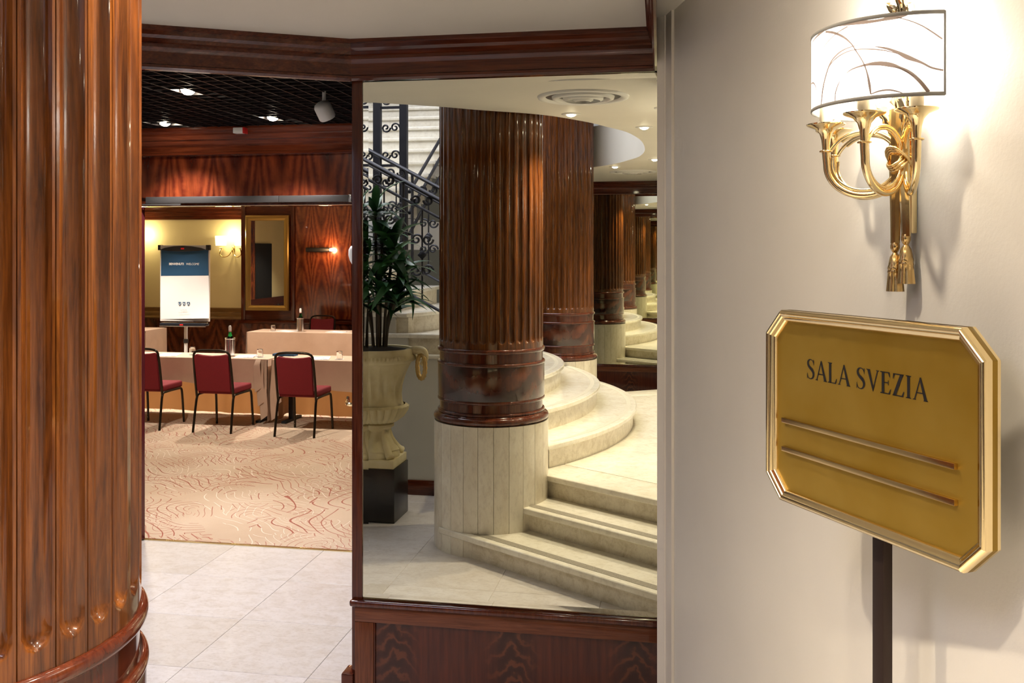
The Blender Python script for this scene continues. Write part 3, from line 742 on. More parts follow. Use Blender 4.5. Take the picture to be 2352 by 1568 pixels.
# gilt mirror on the back wall
gm = thing('framed_mirror', 'gilt framed mirror on the mahogany wall of the conference room', 'mirror', (-6.70, RB-.03, .93))
gw, gh = .375, 1.53
fp = [(0,0),(0,.03),(.015,.045),(.05,.04),(.075,.02),(.085,.02),(.085,0)]
def rect_frame(x0, x1, z0, z1, prof):
    # frame swept around a rectangle in the xz plane; prof (inset, depth towards -y)
    g = MB(); c = [(x0,z0),(x1,z0),(x1,z1),(x0,z1)]; sg = [(1,1),(-1,1),(-1,-1),(1,-1)]; m = len(prof)
    vs = [(cx+sx*i_, -d_, cz+sz*i_) for (cx,cz),(sx,sz) in zip(c, sg) for (i_, d_) in prof]
    fs = [(a*m+k, a*m+(k+1) % m, ((a+1) % 4)*m+(k+1) % m, ((a+1) % 4)*m+k) for a in range(4) for k in range(m)]
    return g.add(vs, fs)
rect_frame(-gw, gw, -.02, gh, fp).build('gilt_frame', M['gilt'], gm, 0, 30)
MB().box(-gw+.08, gw-.08, -.012, 0, .06, gh-.08).build('glass', M['mirror2'], gm)
# picture light
pl = thing('picture_light', 'black tubular picture light shining on the figured mahogany panel', 'picture light', (-5.80, RB-.10, 1.90))
MB().tube([(-.20,0,0), (.20,0,0)], .036, 14).build('tube_shade', M['black'], pl)
MB().tube([(0,.0,.03), (0,.05,.06), (0,.09,.06)], .008, 8).build('arm', M['brassd'], pl)
MB().lathe([(.001,.028),(.02,.02),(.028,0),(.02,-.02),(.001,-.028)], 16).xf(Matrix.Translation((.235,0,0))).build('lit_end', M['bulb'], pl, 0, 80)
light('picture_lamp', 'POINT', (-5.62, RB-.22, 1.90), 7, (1,.55,.25), shadow_soft_size=.05)
# two-arm sconce in the room
rs = thing('wall_sconce', 'brass two-arm sconce with cream shades on the conference room plaster wall', 'wall lamp', (-7.42, RB+.205, 1.92))
MB().lathe([(.001,.06),(.02,.05),(.028,0),(.02,-.06),(.001,-.075)], 16).build('backplate', M['brassd'], rs, 0, 60)
for s in (-1, 1):
    MB().tube(crom([(0,-.02,.0), (s*.05,-.06,-.11), (s*.13,-.09,-.14), (s*.19,-.1,-.09), (s*.17,-.1,.0)], 6), .008, 8).build('arm', M['brassd'], rs)
    MB().lathe([(.02,.0),(.045,.012),(.02,.02)], 16, (s*.17,-.1)).build('drip_cup', M['brassd'], rs)
    MB().lathe([(.085,.05),(.095,.21)], 24, (s*.17,-.1)).build('shade', M['bulbs'], rs, 0, 60)
light('room_wall_lamp', 'POINT', (-7.42, RB+.05, 2.16), 7, (1,.8,.42), shadow_soft_size=.05)
light('room_wall_lamp', 'POINT', (-9.0, RB+.05, 2.16), 9, (1,.8,.42), shadow_soft_size=.05)  # unseen lamp lighting the plaster, no sconce is built here

# ------------------------------------------------------------------ conference tables, cloths
def wavy_drop(x0, x1, y, z0, z1, amp, freq, ph, n=60, th=.004, nz=8, hem=0):
    g = MB(); vs = []; fs = []
    for j in range(nz+1):
        k = j/nz
        for i in range(n+1):
            u = i/n; x = x0+(x1-x0)*u
            yy = y + amp*k*math.sin(freq*u*2*PI+ph+.6*math.sin(9*u)) + amp*.5*k*math.sin(freq*2.3*u*2*PI)
            vs.append((x, yy, z1+(z0-z1)*k + hem*k*math.sin(5*u+ph)))
    for j in range(nz):
        for i in range(n): fs.append((j*(n+1)+i, j*(n+1)+i+1, (j+1)*(n+1)+i+1, (j+1)*(n+1)+i))
    return g.add(vs, fs)
TK, TH = 1.0214, .705
def table(x0, x1, y0, y1, label, clabel, front_z, drapes, group):
    x0, x1, y0, y1 = x0*TK, x1*TK, y0*TK, y1*TK
    t = thing('folding_table', label, 'table', ((x0+x1)/2, (y0+y1)/2, 0), 0, group); hx, hy = (x1-x0)/2, (y1-y0)/2
    MB().box(-hx, hx, -hy, hy, .67, .697).build('tabletop', M['black'], t)
    for s in (-1, 1):
        MB().box(s*(hx-.12)-.025, s*(hx-.12)+.025, -.03, .03, .03, .67).build('leg', M['black'], t)
        MB().box(s*(hx-.12)-.03, s*(hx-.12)+.03, -hy+.02, hy-.02, .0, .03).build('foot', M['black'], t, .005)
    c = thing('tablecloth', clabel, 'tablecloth', ((x0+x1)/2, (y0+y1)/2, 0), 0, group+' cloths')
    MB().box(-hx-.006, hx+.006, -hy-.006, hy+.006, .698, .705).build('cloth_top', M['cloth'], c, .003)
    wavy_drop(-hx, hx, -hy-.008, front_z, .703, .018, 3, x0, hem=.03).build('front_drop', M['cloth'], c, 0, 80)
    wavy_drop(-hx, hx, hy+.008, .03, .703, .015, 4, x0+1, hem=.01).build('back_drop', M['cloth_backlit'], c, 0, 80)
    for s in (-1, 1):
        # end fall with hanging corner folds
        vs = []; fs = []; n = 26; nz = 10
        for j in range(nz+1):
            k = j/nz
            for i in range(n+1):
                u = i/n; y = -hy-.01+(2*hy+.02)*u
                lo = front_z + (.0 if drapes else 0); lo = .03 + (front_z-.03)*max(0, 1-abs(u)*0)*0
                x = s*(hx+.008+.018*k*abs(math.sin(u*PI*3+.5))); y2 = y + (-.03*k if u < .05 else 0)
                z = .703-(.675)*k + .02*k*math.sin(u*9)
                vs.append((x, y2, z))
        for j in range(nz):
            for i in range(n): fs.append((j*(n+1)+i, j*(n+1)+i+1, (j+1)*(n+1)+i+1, (j+1)*(n+1)+i))
        MB().add(vs, fs).build('end_drop', M['cloth'], c, 0, 80)
        if drapes:
            for q in range(3):
                xx = s*(hx-.03-.035*q); zz = .05+.15*q
                MB().add([(xx-.03,-hy-.012,.70),(xx+.03,-hy-.012,.70),(xx+.045,-hy-.05-.012*q,(zz+.3)),(xx-.05,-hy-.03,(zz+.28)),(xx+.05,-hy-.03,zz+.05),(xx-.01,-hy-.075,zz),(xx-.045,-hy-.03,zz+.12)],
                         [(0,1,2,3),(3,2,4,5),(3,5,6)]).build('corner_fold', M['cloth'], c, 0, 60)
    return t
table(-6.25, -4.39, 9.54, 10.0, 'narrow folding table under the front cloth, left of the seam', 'beige cloth on the front table between the chairs', .41, True, 'front conference tables')
table(-4.33, -2.5, 9.54, 10.0, 'narrow folding table under the front cloth beside the door leaf', 'beige cloth on the front table by the open door', .40, True, 'front conference tables')
table(-6.14, -4.2, 12.68, 13.2, 'folding table by the back wall under a full length cloth', 'beige cloth on the table below the gilt mirror', .04, False, 'back conference tables')
table(-9.4, -7.68, 12.6, 13.15, 'folding table behind the flip chart by the cream wall', 'beige cloth on the table behind the flip chart', .04, False, 'back conference tables')
table(-9.3, -7.9, 10.3, 10.85, 'folding table along the left side, seen in the gilt framed mirror', 'beige cloth on the side table seen in the gilt framed mirror', .04, False, 'back conference tables')

# ------------------------------------------------------------------ chairs
def chair(label, loc, rz, group):
    t = thing('banquet_chair', label, 'chair', loc, rz, group)
    def cush(w0, w1, d0, d1, th, taper=1): pass
    MB().box(-.205, .205, -.17, .25, .395, .465).build('seat', M['velvet'], t, .024, 50, 4)
    # backrest pad leans back
    Mx = Matrix.Translation((0,-.195,.43)) @ Matrix.Rotation(.17, 4, 'X')
    g = MB(); vs = []; n = 12
    pad = [(-.185,.0),(.185,.0)] + [(.19-.03*(1-math.cos(PI/2*i/4))-.0, .36+.035*math.sin(PI/2*i/4)) for i in range(5)] + [(.1,.385),(0,.378),(-.1,.385)] + [(-.19+.03*(1-math.cos(PI/2*i/4)), .36+.035*math.sin(PI/2*i/4)) for i in range(4,-1,-1)]
    m = len(pad)
    g.add([(x,-.018,z) for x, z in pad]+[(x,.018,z) for x, z in pad], [tuple(range(m)), tuple(range(2*m-1,m-1,-1))]+[(i,(i+1)%m,m+(i+1)%m,m+i) for i in range(m)])
    g.xf(Mx).build('backrest', M['velvet'], t, .008, 50, 2)
    fr = [Mx @ Vector(p) for p in crom([(-.205,0,-.06), (-.207,0,.1), (-.203,0,.33), (-.19,0,.405), (-.13,0,.432), (0,0,.436), (.13,0,.432), (.19,0,.405), (.203,0,.33), (.207,0,.1), (.205,0,-.06)], 5)]
    MB().tube(fr, .0125, 10).build('back_frame', M['frame'], t, 0, 60)
    for s in (-1, 1):
        MB().tube(crom([(s*.212,-.255,0), (s*.208,-.215,.22), (s*.205,-.185,.355), (s*.203,-.15,.388)], 5), .0125, 10).build('leg', M['frame'], t, 0, 60)
        l = MB().tube(crom([(s*.203,.19,.388), (s*.205,.225,.36), (s*.208,.245,.2), (s*.212,.262,0)], 5), .0125, 10).build('leg', M['frame'], t, 0, 60)
        for z in (.05,.17,.25,.33): MB().lathe([(.006,-.004),(.006,.004)], 10, (s*.208,.232), cap=True).xf(Matrix.Translation((0,0,z))).build('bumper', M['glass'], l)
        MB().tube([(s*.203,-.155,.386), (s*.203,0,.389), (s*.203,.195,.386)], .0115, 10).build('seat_rail', M['frame'], t, 0, 60)
    return t
c1 = chair('red velvet banquet chair nearest the middle seam of the front cloth', (-4.815, 9.385, 0), 0, None)
def cp(label, loc, rz):
    c = copy_tree(c1); c['label'] = label; c.location = loc; c.rotation_euler = (0,0,rz); return c
c1['label'] = 'red velvet banquet chair in front of the bottle cooler on the front table'
cp('red velvet banquet chair partly hidden by the left door leaf and column', (-5.64, 9.41, 0), .02)
cp('red velvet banquet chair in front of the open right door leaf', (-3.885, 9.325, 0), 0)
cp('red velvet banquet chair behind the back table with the bottle cooler', (-5.62, 13.98, 0), PI)
cp('red velvet banquet chair behind the back table near the door leaf', (-4.65, 13.98, 0), PI)

cp('red velvet banquet chair at the side table, seen in the gilt framed mirror', (-8.75, 11.45, 0), PI)

# ------------------------------------------------------------------ things on the tables
def tumbler(x, y, label, group='upturned tumblers on paper coasters'):
    t = thing('tumbler', label, 'glass', (x*TK, y*TK, TH), 0, group)
    MB().lathe([(.034,.004),(.036,.004),(.032,.082),(.029,.09),(.001,.09),(.001,.082),(.027,.08),(.034,.004)], 24).build('bowl', M['glass'], t, 0, 40)
    MB().lathe([(.05,0),(.05,.003),(.001,.003)], 24).build('coaster', M['paper'], t)
    return t
tumbler(-5.39, 9.78, 'upturned glass tumbler left of the front bottle cooler')
tumbler(-4.56, 9.72, 'upturned glass tumbler near the seam of the front cloth')
tumbler(-3.63, 9.67, 'upturned glass tumbler near the open door leaf')
tumbler(-5.83, 12.86, 'upturned glass tumbler on the back table beside the papers')
def cooler(x, y, label, s=1, bl=''):
    t = thing('bottle_cooler', label, 'bottle cooler', (x*TK, y*TK, TH))
    MB().lathe([(.001,.0),(.05,.0),(.054,.006),(.054,.19),(.057,.195),(.057,.205),(.05,.205),(.05,.02),(.001,.02)], 32).build('cylinder', M['chrome'], t, 0, 30)
    b = thing('water_bottle', bl, 'bottle', (x*TK, y*TK, TH+.023))
    MB().lathe([(.001,0),(.036,.0),(.038,.01),(.038,.15),(.034,.18),(.018,.225),(.0145,.25),(.0145,.28)], 20).build('bottle_glass', M['green'], b, 0, 40)
    MB().lathe([(.016,.262),(.0165,.30),(.012,.318),(.001,.32)], 16).build('foil_neck', M['white'], b, 0, 40)
    MB().lathe([(.0158,.25),(.0158,.268)], 16).build('neck_label', plain('pink_label', (.6,.3,.28), .5), b)
cooler(-4.93, 9.76, 'brushed steel bottle cooler on the front table', bl='green water bottle standing in the front steel cooler')
cooler(-5.40, 12.83, 'brushed steel bottle cooler on the back table', bl='green water bottle standing in the back steel cooler')
def pad(x, y, rz, label):
    t = thing('notepad', label, 'notepad', (x*TK, y*TK, TH), rz, 'notepads on the conference tables')
    MB().box(-.105, .105, -.148, .148, 0, .006).build('sheets', M['paper'], t)
    MB().box(-.09, -.03, .06, .075, .006, .0064).build('print', M['navy'], t)
    MB().box(.04, .085, -.12, -.09, .006, .0064).build('print', M['navy'], t)
    MB().tube([(.02,-.12,.009), (.05,.05,.009)], .004, 8).build('pen', M['white'], t)
pad(-5.63, 9.72, .3, 'white notepad at the chair hidden by the door leaf')
pad(-4.73, 9.72, .25, 'white notepad beside the front bottle cooler')
pad(-3.86, 9.70, .3, 'white notepad before the chair by the open door leaf')
pad(-5.62, 12.86, 1.2, 'white notepad beside the back bottle cooler')
pad(-4.85, 12.86, 1.3, 'white notepad at the door leaf end of the back table')
pad(-8.3, 10.6, .4, 'white notepad on the side table seen in the gilt framed mirror')
tag(MB().box(-4.565, -4.31, 10.05, 10.17, TH+.001, TH+.025).build('book', M['navy']), 'dark blue book lying across the cloth seam', 'book')

# ------------------------------------------------------------------ flip chart
def text(body, size, mat, parent, loc, rot, name, shear=0, bold=0, align='CENTER', space=1):
    cu = bpy.data.curves.new(name, 'FONT'); cu.body = body; cu.size = size; cu.align_x = align; cu.shear = shear; cu.offset = bold
    cu.space_character = space; cu.resolution_u = 3
    ob = bpy.data.objects.new('tmp', cu); col.objects.link(ob)
    dg = bpy.context.evaluated_depsgraph_get(); me = bpy.data.meshes.new_from_object(ob.evaluated_get(dg)); me.name = name
    bpy.data.objects.remove(ob); bpy.data.curves.remove(cu)
    me.materials.clear(); me.materials.append(mat)
    o = bpy.data.objects.new(name, me); col.objects.link(o); o.parent = parent; o.location = loc; o.rotation_euler = rot
    return o
fc = thing('flip_chart', 'white flip chart on a stand with a navy welcome sheet', 'flip chart', (-6.33, 11.3, 0), .02)
MB().box(-.34, .34, -.012, .012, .98, 1.93).build('board', M['white'], fc, .006)
clamp = MB().box(-.345, .345, -.05, .015, 1.90, 1.958).build('clamp_bar', plain('grey_clamp', (.42,.42,.41), .35), fc, .012)
g = MB().add([(-.32,-.054,1.90),(.32,-.054,1.90),(.25,-.06,1.925),(.12,-.064,1.945),(0,-.065,1.952),(-.12,-.064,1.945),(-.25,-.06,1.925),(.2,-.06,1.885),(0,-.062,1.878),(-.2,-.06,1.885)],
             [(0,9,8,7,1,2,3,4,5,6)])
g.build('clamp_grip', M['black'], clamp, 0, 0)
for s in (-1, 1): MB().box(s*.33-.018, s*.33+.018, -.055, .02, 1.895, 1.962).build('end_cap', M['black'], clamp, .006)
MB().box(-.022, .022, -.068, -.062, 1.905, 1.925).build('red_badge', M['red'], clamp)
def sheet():
    vs = []; fs = []; n, m = 10, 24
    for j in range(m+1):
        k = j/m
        for i in range(n+1):
            u = i/n; x = -.318+.65*u + .03*k*k*(u-.3); z = 1.90-.885*k + .02*k*(u-.5)
            vs.append((x, -.022-.012*k*math.sin(k*4+u*2)-.03*(k**3)*u, z))
    for j in range(m):
        for i in range(n): fs.append((j*(n+1)+i, j*(n+1)+i+1, (j+1)*(n+1)+i+1, (j+1)*(n+1)+i))
    return vs, fs, n, m
vs, fs, n, m = sheet()
sh = MB().add(vs, fs).build('paper_sheet', M['paper'], fc, 0, 80)
cut = 9*n
top = MB().add([(x, y-.002, z) for x, y, z in vs[:10*(n+1)]], fs[:cut]).build('navy_band', M['navy'], sh, 0, 80)
text('BENVENUTI', .04, M['inkw'], sh, (-.105, -.0285, 1.705), (PI/2,0,0), 'lettering', bold=.0012, space=.95)
text('WELCOME', .038, M['inkw'], sh, (.115, -.0285, 1.705), (PI/2,0,0), 'lettering', shear=.28, space=.95)
for i, ch in enumerate('UNA'):
    x = -.06+.06*i
    s_ = MB().add([(x-.02,-.0275,1.23),(x+.02,-.0275,1.23),(x+.02,-.0275,1.205),(x+.012,-.0275,1.19),(x,-.0275,1.183),(x-.012,-.0275,1.19),(x-.02,-.0275,1.205)], [(0,1,2,3,4,5,6)]).build('shield', M['navy'], sh, 0, 0)
    text(ch, .042, M['inkw'], sh, (x, -.028, 1.193), (PI/2,0,0), 'lettering')
text('UNA', .036, plain('grey_print', (.45,.45,.47), .6), sh, (0,-.036,1.115), (PI/2,0,0), 'lettering', space=1.2)
text('Hotels & Resorts', .021, plain('grey_print_small', (.5,.5,.52), .6), sh, (0,-.036,1.085), (PI/2,0,0), 'lettering')
tray = MB().box(-.30, .33, -.10, .01, .925, .965).build('pen_tray', plain('dark_tray', (.012,.014,.02), .2), fc, .012)
MB().box(-.30, .33, -.102, -.085, .918, .93).build('tray_lip', M['chrome'], tray, .003)
MB().box(-.02, .025, -.103, -.099, .935, .95).build('red_badge', M['red'], tray)
MB().tube([(0,.02,.1), (0,.02,.95)], .022, 14).build('pole', plain('grey_pole', (.6,.6,.58), .35), fc)
MB().lathe([(.03,.70),(.031,.75)], 16, (0,.02), cap=True).build('pole_clamp', M['black'], fc)
for k in range(5):
    a = 2*PI*k/5+.3; MB().tube([(0,.02,.12), (.2*math.cos(a),.02+.2*math.sin(a),.06), (.36*math.cos(a),.02+.36*math.sin(a),.02)], .014, 8).build('leg', M['metalgrey'], fc)

# ------------------------------------------------------------------ the brass sconce on the right wall
SC = Vector((.399, 1.855))
def sc_mat():
    # local x = out from wall, local y = along wall (away from camera), z up ; origin at the wall plate
    return Matrix(((WN.x, -WD.x, 0, SC.x), (WN.y, -WD.y, 0, SC.y), (0,0,1,0), (0,0,0,1)))
sn = thing('brass_sconce', 'brass horn-arm wall sconce with half-drum shade and tassels on the cream wall', 'wall lamp')
SM_ = sc_mat(); sn.matrix_world = Matrix.Translation((SC.x, SC.y, 1.85)); BZ = 1.85
def SB(g): return g.xf(Matrix.Translation((-SC.x,-SC.y,-BZ)) @ SM_)
def pol(rho, a, z): return (rho*math.sin(a), rho*math.cos(a), z)   # a: 0 = along wall far, pi/2 straight out
# shade (local angle measured as in the fit: 0 near wall end, 90 out, 180 far end)
def shp(r, deg, z): a = math.radians(deg); return (r*math.sin(a), -r*math.cos(a), z)
ZB, ZT, SR = 2.159, 2.300, .164
g = MB(); vs = []; fs = []; n = 60
for r in (SR, SR-.0012):
    for z in (ZB, ZT):
        for i in range(n+1): vs.append(shp(r, 6+168*i/n, z))
for i in range(n): fs.append((i, i+1, n+1+i+1, n+1+i))
vs = vs[:2*(n+1)]
shade = SB(MB().add(vs, fs)).build('lamp_shade', M['shade'], sn, 0, 80)
for z in (ZB, ZT):
    SB(MB().tube([shp(SR, 6+168*i/n, z+(.002 if z == ZB else -.002)) for i in range(n+1)], .0016, 8, flat=2.2)).build('binding', M['binding'], shade, 0, 60)
for d in (6, 174):
    SB(MB().tube([shp(SR, d, ZB), shp(SR, d, (ZB+ZT)/2), shp(SR, d, ZT)], .002, 8)).build('binding', M['binding'], shade, 0, 60)
STK = [
 ([(70.4,2.2955),(60,2.2945),(50.3,2.2914),(41.5,2.2911),(31.5,2.2939),(25.7,2.2965)], (.001,.0035,.003,.0025,.004,.001)),
 ([(32.7,2.2924),(26.9,2.2864),(20,2.2769),(13.6,2.2646),(7.6,2.2519)], (.0008,.001,.0012,.0015,.0016)),
 ([(86.6,2.1631),(84.6,2.1891),(81.5,2.2105),(76.1,2.2343),(67.8,2.2487),(57.8,2.2538),(51,2.2516)], (.002,.0022,.002,.0018,.0015,.0008,.0003)),
 ([(45.9,2.2477),(39.1,2.2425),(32.7,2.2343),(26.9,2.224),(19.4,2.2138),(13.6,2.2044),(7,2.1997)], (.0004,.002,.0025,.004,.0022,.0018,.0016)),
 ([(78.2,2.2259),(73.2,2.2365),(65.4,2.2446),(57.1,2.2471),(47.7,2.2439),(38.5,2.2378),(29.2,2.2272)], (.0004,.0012,.0012,.001,.0012,.001,.0003)),
 ([(72.2,2.1628),(71.8,2.1776),(69.6,2.1916),(67,2.2007)], (.001,.0014,.0012,.0003)),
 ([(65,2.2054),(60,2.2134),(52.3,2.2175),(44,2.218),(36.8,2.2139),(30.9,2.207),(25.2,2.197),(20,2.182),(15.3,2.1638)], (.0004,.0012,.0018,.0035,.004,.0026,.003,.003,.003)),
 ([(33.8,2.2104),(28.6,2.2021),(22.9,2.1903)], (.0003,.0012,.0004)),
 ([(81.5,2.2925),(73.2,2.2854),(65.4,2.2735),(60,2.2595),(57.1,2.2471),(52.3,2.2248),(49.7,2.2055),(48.1,2.1831),(47.4,2.1666)], (.002,.0022,.002,.0014,.0012,.0012,.0014,.0022,.001)),
 ([(47.4,2.1666),(42.1,2.1705),(36.8,2.1708),(32.1,2.1671),(28.6,2.1628)], (.001,.0014,.0016,.0012,.0004)),
 ([(75.1,2.2989),(86.6,2.2939),(99.4,2.2885),(113.3,2.283)], (.0008,.002,.0016,.0006)),
 ([(62.2,2.2903),(71.3,2.2825),(80.4,2.2708),(89.6,2.2571),(97,2.24),(106.8,2.2176)], (.0015,.001,.001,.0008,.0006,.0006)),
 ([(111.1,2.2057),(106.8,2.2116),(98.2,2.2073),(93.9,2.1915),(95.9,2.1652)], (.001,.0016,.0018,.0014,.001)),
]
g = MB()
for pts, wid in STK:
    P = crom([(SR*math.radians(d), z, wd*1.0) for (d, z), wd in zip(pts, wid)], 6); vs = []; fs = []
    for i, p_ in enumerate(P):
        a = P[max(i-1,0)]; b = P[min(i+1,len(P)-1)]; tx, tz = b.x-a.x, b.y-a.y; l = math.hypot(tx, tz) or 1
        nx, nz = -tz/l, tx/l; wv = max(p_.z, .0003)
        for s in (1,-1):
            vs.append(shp(SR+.0008, math.degrees((p_.x+s*nx*wv)/SR), min(max(p_.y+s*nz*wv, ZB), ZT)))
    for i in range(len(P)-1): fs.append((2*i, 2*i+1, 2*i+3, 2*i+2))
    g.add(vs, fs)
SB(g).build('brush_stroke_print', M['stroke'], shade, 0, 80)
# arms: planar horns on four bearings
BELL = [(.0065,-.055),(.007,-.045),(.0085,-.03),(.012,-.018),(.02,-.009),(.0335,-.004),(.036,-.002),(.036,.0),(.033,.001),(.018,-.004),(.012,-.010)]
CUPS = [(.131,.049), (.078,.116), (-.078,.116), (-.160,.062)]   # (along towards camera, out)
for (al, out) in CUPS:
    R_ = math.hypot(al, out); ux, uy = out/R_, -al/R_        # local x out, y far(+)
    def pt(rho, z): return (ux*rho, uy*rho, z)
    cz = 2.14
    b = SB(MB().lathe(BELL, 36).xf(Matrix.Translation((*pt(R_,0)[:2], cz)))).build('horn_bell', M['brass'], sn, 0, 40)
    SB(MB().tube([(pt(R_,0)[0]+.0105*math.cos(2*PI*i/24), pt(R_,0)[1]+.0105*math.sin(2*PI*i/24), cz-.052) for i in range(24)], .0018, 6, closed=True)).build('beaded_collar', M['brassd'], b, 0, 60)
    rc = (R_-.03)/2+.012; cc = R_-rc-.002; zc = 2.062; rv = .06
    path = [pt(R_, cz-.05), pt(R_-.001, cz-.065)]
    for i in range(0, 31):
        a = .25-(.25+2*PI*.93)*i/30
        path.append(pt(cc+rc*math.cos(a), zc+rv*math.sin(a)))
    path = path[:2]+path[3:]
    SB(MB().tube(crom(path, 2), lambda s: .0078-.0045*s, 12)).build('horn_tube', M['brass'], sn, 0, 60)
    SB(MB().tube(crom([pt(cc+(rc-.008)*math.cos(.2-2*PI*.9*i/24), zc+.003+(rv-.007)*math.sin(.2-2*PI*.9*i/24)) for i in range(25)], 2), .0028, 8)).build('horn_wire', M['brass'], sn, 0, 60)
    SB(MB().lathe([(.0118,-.006),(.0118,.055),(.010,.056)], 20, pt(R_,0)[:2]).xf(Matrix.Translation((0,0,cz)))).build('candle_sleeve', M['candle'], sn, 0, 40)
    SB(MB().lathe([(.001,.115),(.006,.11),(.014,.09),(.015,.078),(.008,.058),(.001,.057)], 14, tuple(q*.8 for q in pt(R_,0)[:2])).xf(Matrix.Translation((0,0,cz)))).build('bulb', M['bulb_soft'], sn, 0, 60)
    lp = SM_ @ Vector((*[q*.72 for q in pt(R_,0)[:2]], cz+.10))
    light('sconce_lamp', 'POINT', lp, 2.0, (1,.955,.89), shadow_soft_size=.025)
# stem: two folded ribbons with beads and tassels, knot and acanthus
def ribbon(y0, x0, z1, z0, w0, w1):
    g = MB(); vs = []; fs = []; nz = 14; pr = [(-1,0),(-.75,.7),(-.45,.2),(-.1,1),(.2,.35),(.55,.9),(.85,.3),(1,0),(.9,-.4),(-.9,-.4)]
    for j in range(nz+1):
        k = j/nz; w_ = w0+(w1-w0)*k; z = z1+(z0-z1)*k
        for (u, d) in pr: vs.append((x0+.012*d*(1-.35*k), y0*(.4+.6*k)+u*w_+.002*math.sin(k*5), z))
    m = len(pr)
    for j in range(nz):
        for i in range(m): fs.append((j*m+i, j*m+(i+1) % m, (j+1)*m+(i+1) % m, (j+1)*m+i))
    fs += [tuple(range(m))[::-1], tuple(range(nz*m, (nz+1)*m))]
    return g.add(vs, fs)
SB(ribbon(.012, .012, 2.16, 1.912, .0155, .011)).build('ribbon', M['brassd'], sn, 0, 30)
SB(ribbon(-.012, .004, 2.16, 1.925, .0155, .011)).build('ribbon', M['brass'], sn, 0, 30)
SB(MB().box(-.016, -.004, -.016, .016, 1.93, 2.2)).build('backplate', M['brass'], sn, .003)
for (y, x, z) in ((.012,.012,1.905), (-.012,.004,1.92)):
    tz = SB(MB().lathe([(.001,.012),(.006,.0105),(.0085,.004),(.0085,-.002),(.006,-.008),(.004,-.0105),(.009,-.018),(.0115,-.03),(.0125,-.036),(.0132,-.038),(.0132,-.041),(.0125,-.042),(.0132,-.044),(.0132,-.047),(.0125,-.048),(.0135,-.06),(.0155,-.082),(.001,-.082)], 40,
       rf=lambda r, zz, a: r*(1+.07*math.sin(14*a)) if zz < -.046 else (r*(1+.04*math.sin(10*a+zz*600)) if zz < -.012 else r)).xf(Matrix.Translation((x, y, z)))).build('tassel', M['brassd'], sn, 0, 50)
for k in range(6):
    a0 = k*.35
    SB(MB().tube([(.010+.021*math.cos(q*.42+a0*.2)+.003*(k % 3), .026*math.sin(q*.42-.3), 2.062+(.018 if k < 3 else -.018)*math.cos(q*.42+.4)*(1 if k < 3 else 1)+.0035*(k % 3)) for q in range(-5, 12)], .0032, 8)).build('knot_cord', M['brassd'], sn, 0, 60)
def acanthus(w, h, curl, n=9):
    vs = []; fs = []
    for j in range(n+1):
        k = j/n; ww = w*math.sin(PI*(.12+.82*k))*(1+.22*math.sin(k*26)); z = h*k
        x = curl*k*k
        for u in (-1,-.5,0,.5,1): vs.append((x+.006*(1-u*u)-.004*abs(u)*math.sin(k*20), ww*u, z))
    for j in range(n):
        for i in range(4): fs.append((j*5+i, j*5+i+1, (j+1)*5+i+1, (j+1)*5+i))
    return MB().add(vs, fs)
for (ry, y, z, h, cu) in ((0,0,2.12,.1,.02), (.55,.012,2.10,.09,.015), (-.55,-.012,2.10,.09,.015)):
    SB(acanthus(.02, h, cu).xf(Matrix.Translation((.008, y, z)) @ Matrix.Rotation(-ry, 4, 'X'))).build('acanthus_leaf', M['brass'], sn, 0, 60)
for k in range(-2, 3):
    SB(acanthus(.014, .07-.008*abs(k), .012).xf(Matrix.Translation((.004, .005*k, 2.305)) @ Matrix.Rotation(-.42*k, 4, 'X'))).build('crown_leaf', M['brass'], sn, 0, 60)
SB(MB().tube([(.0,0,2.18), (.0,0,2.33)], .006, 8)).build('spine', M['brass'], sn, 0, 60)

# ------------------------------------------------------------------ the brass sign on its pole
SL = Vector((.1734,1.967)); SRt = Vector((.4485,1.504)); sdir = (SRt-SL).normalized(); sw_ = .539
snrm = Vector((sdir.y, -sdir.x)); snrm = snrm if snrm.dot(-SL) > 0 else -snrm
ctr = (SL+SRt)/2; SZ0, SZ1 = 1.411, 1.783
sg = thing('floor_sign', 'brass room sign reading SALA SVEZIA on a dark bronze pole', 'sign', (ctr.x, ctr.y, .45), math.atan2(sdir.y, sdir.x))
# local: x along sign to the right, -y towards viewer, z from landing
z0, z1 = SZ0-.45, SZ1-.45; hw = sw_/2; ch = .046
octo = [(-hw+ch,z0),(hw-ch,z0),(hw,z0+ch),(hw,z1-ch),(hw-ch,z1),(-hw+ch,z1),(-hw,z1-ch),(-hw,z0+ch)]
MB().add([(x,-.004,z) for x, z in octo]+[(x,.006,z) for x, z in octo], [tuple(range(8)), tuple(range(15,7,-1))]+[(i,(i+1)%8,8+(i+1)%8,8+i) for i in range(8)]).build('brass_plate', M['plate'], sg, 0, 0)
fpz = [(0,.012),(0,-.012),(.003,-.018),(.007,-.019),(.009,-.0165),(.012,-.0165),(.014,-.0135),(.019,-.0125),(.022,-.007),(.0225,-.003),(.0225,.012)]
vs = []; fs = []; m = len(fpz)
for i in range(8):
    p0 = Vector(octo[i-1]); p1 = Vector(octo[i]); p2 = Vector(octo[(i+1) % 8])
    d0 = (p1-p0).normalized(); d1 = (p2-p1).normalized(); n0 = Vector((-d0.y, d0.x)); n1 = Vector((-d1.y, d1.x)); b = (n0+n1); b = b/b.dot(n0)
    for (o_, y_) in fpz: vs.append((p1.x+b.x*o_, y_, p1.y+b.y*o_))
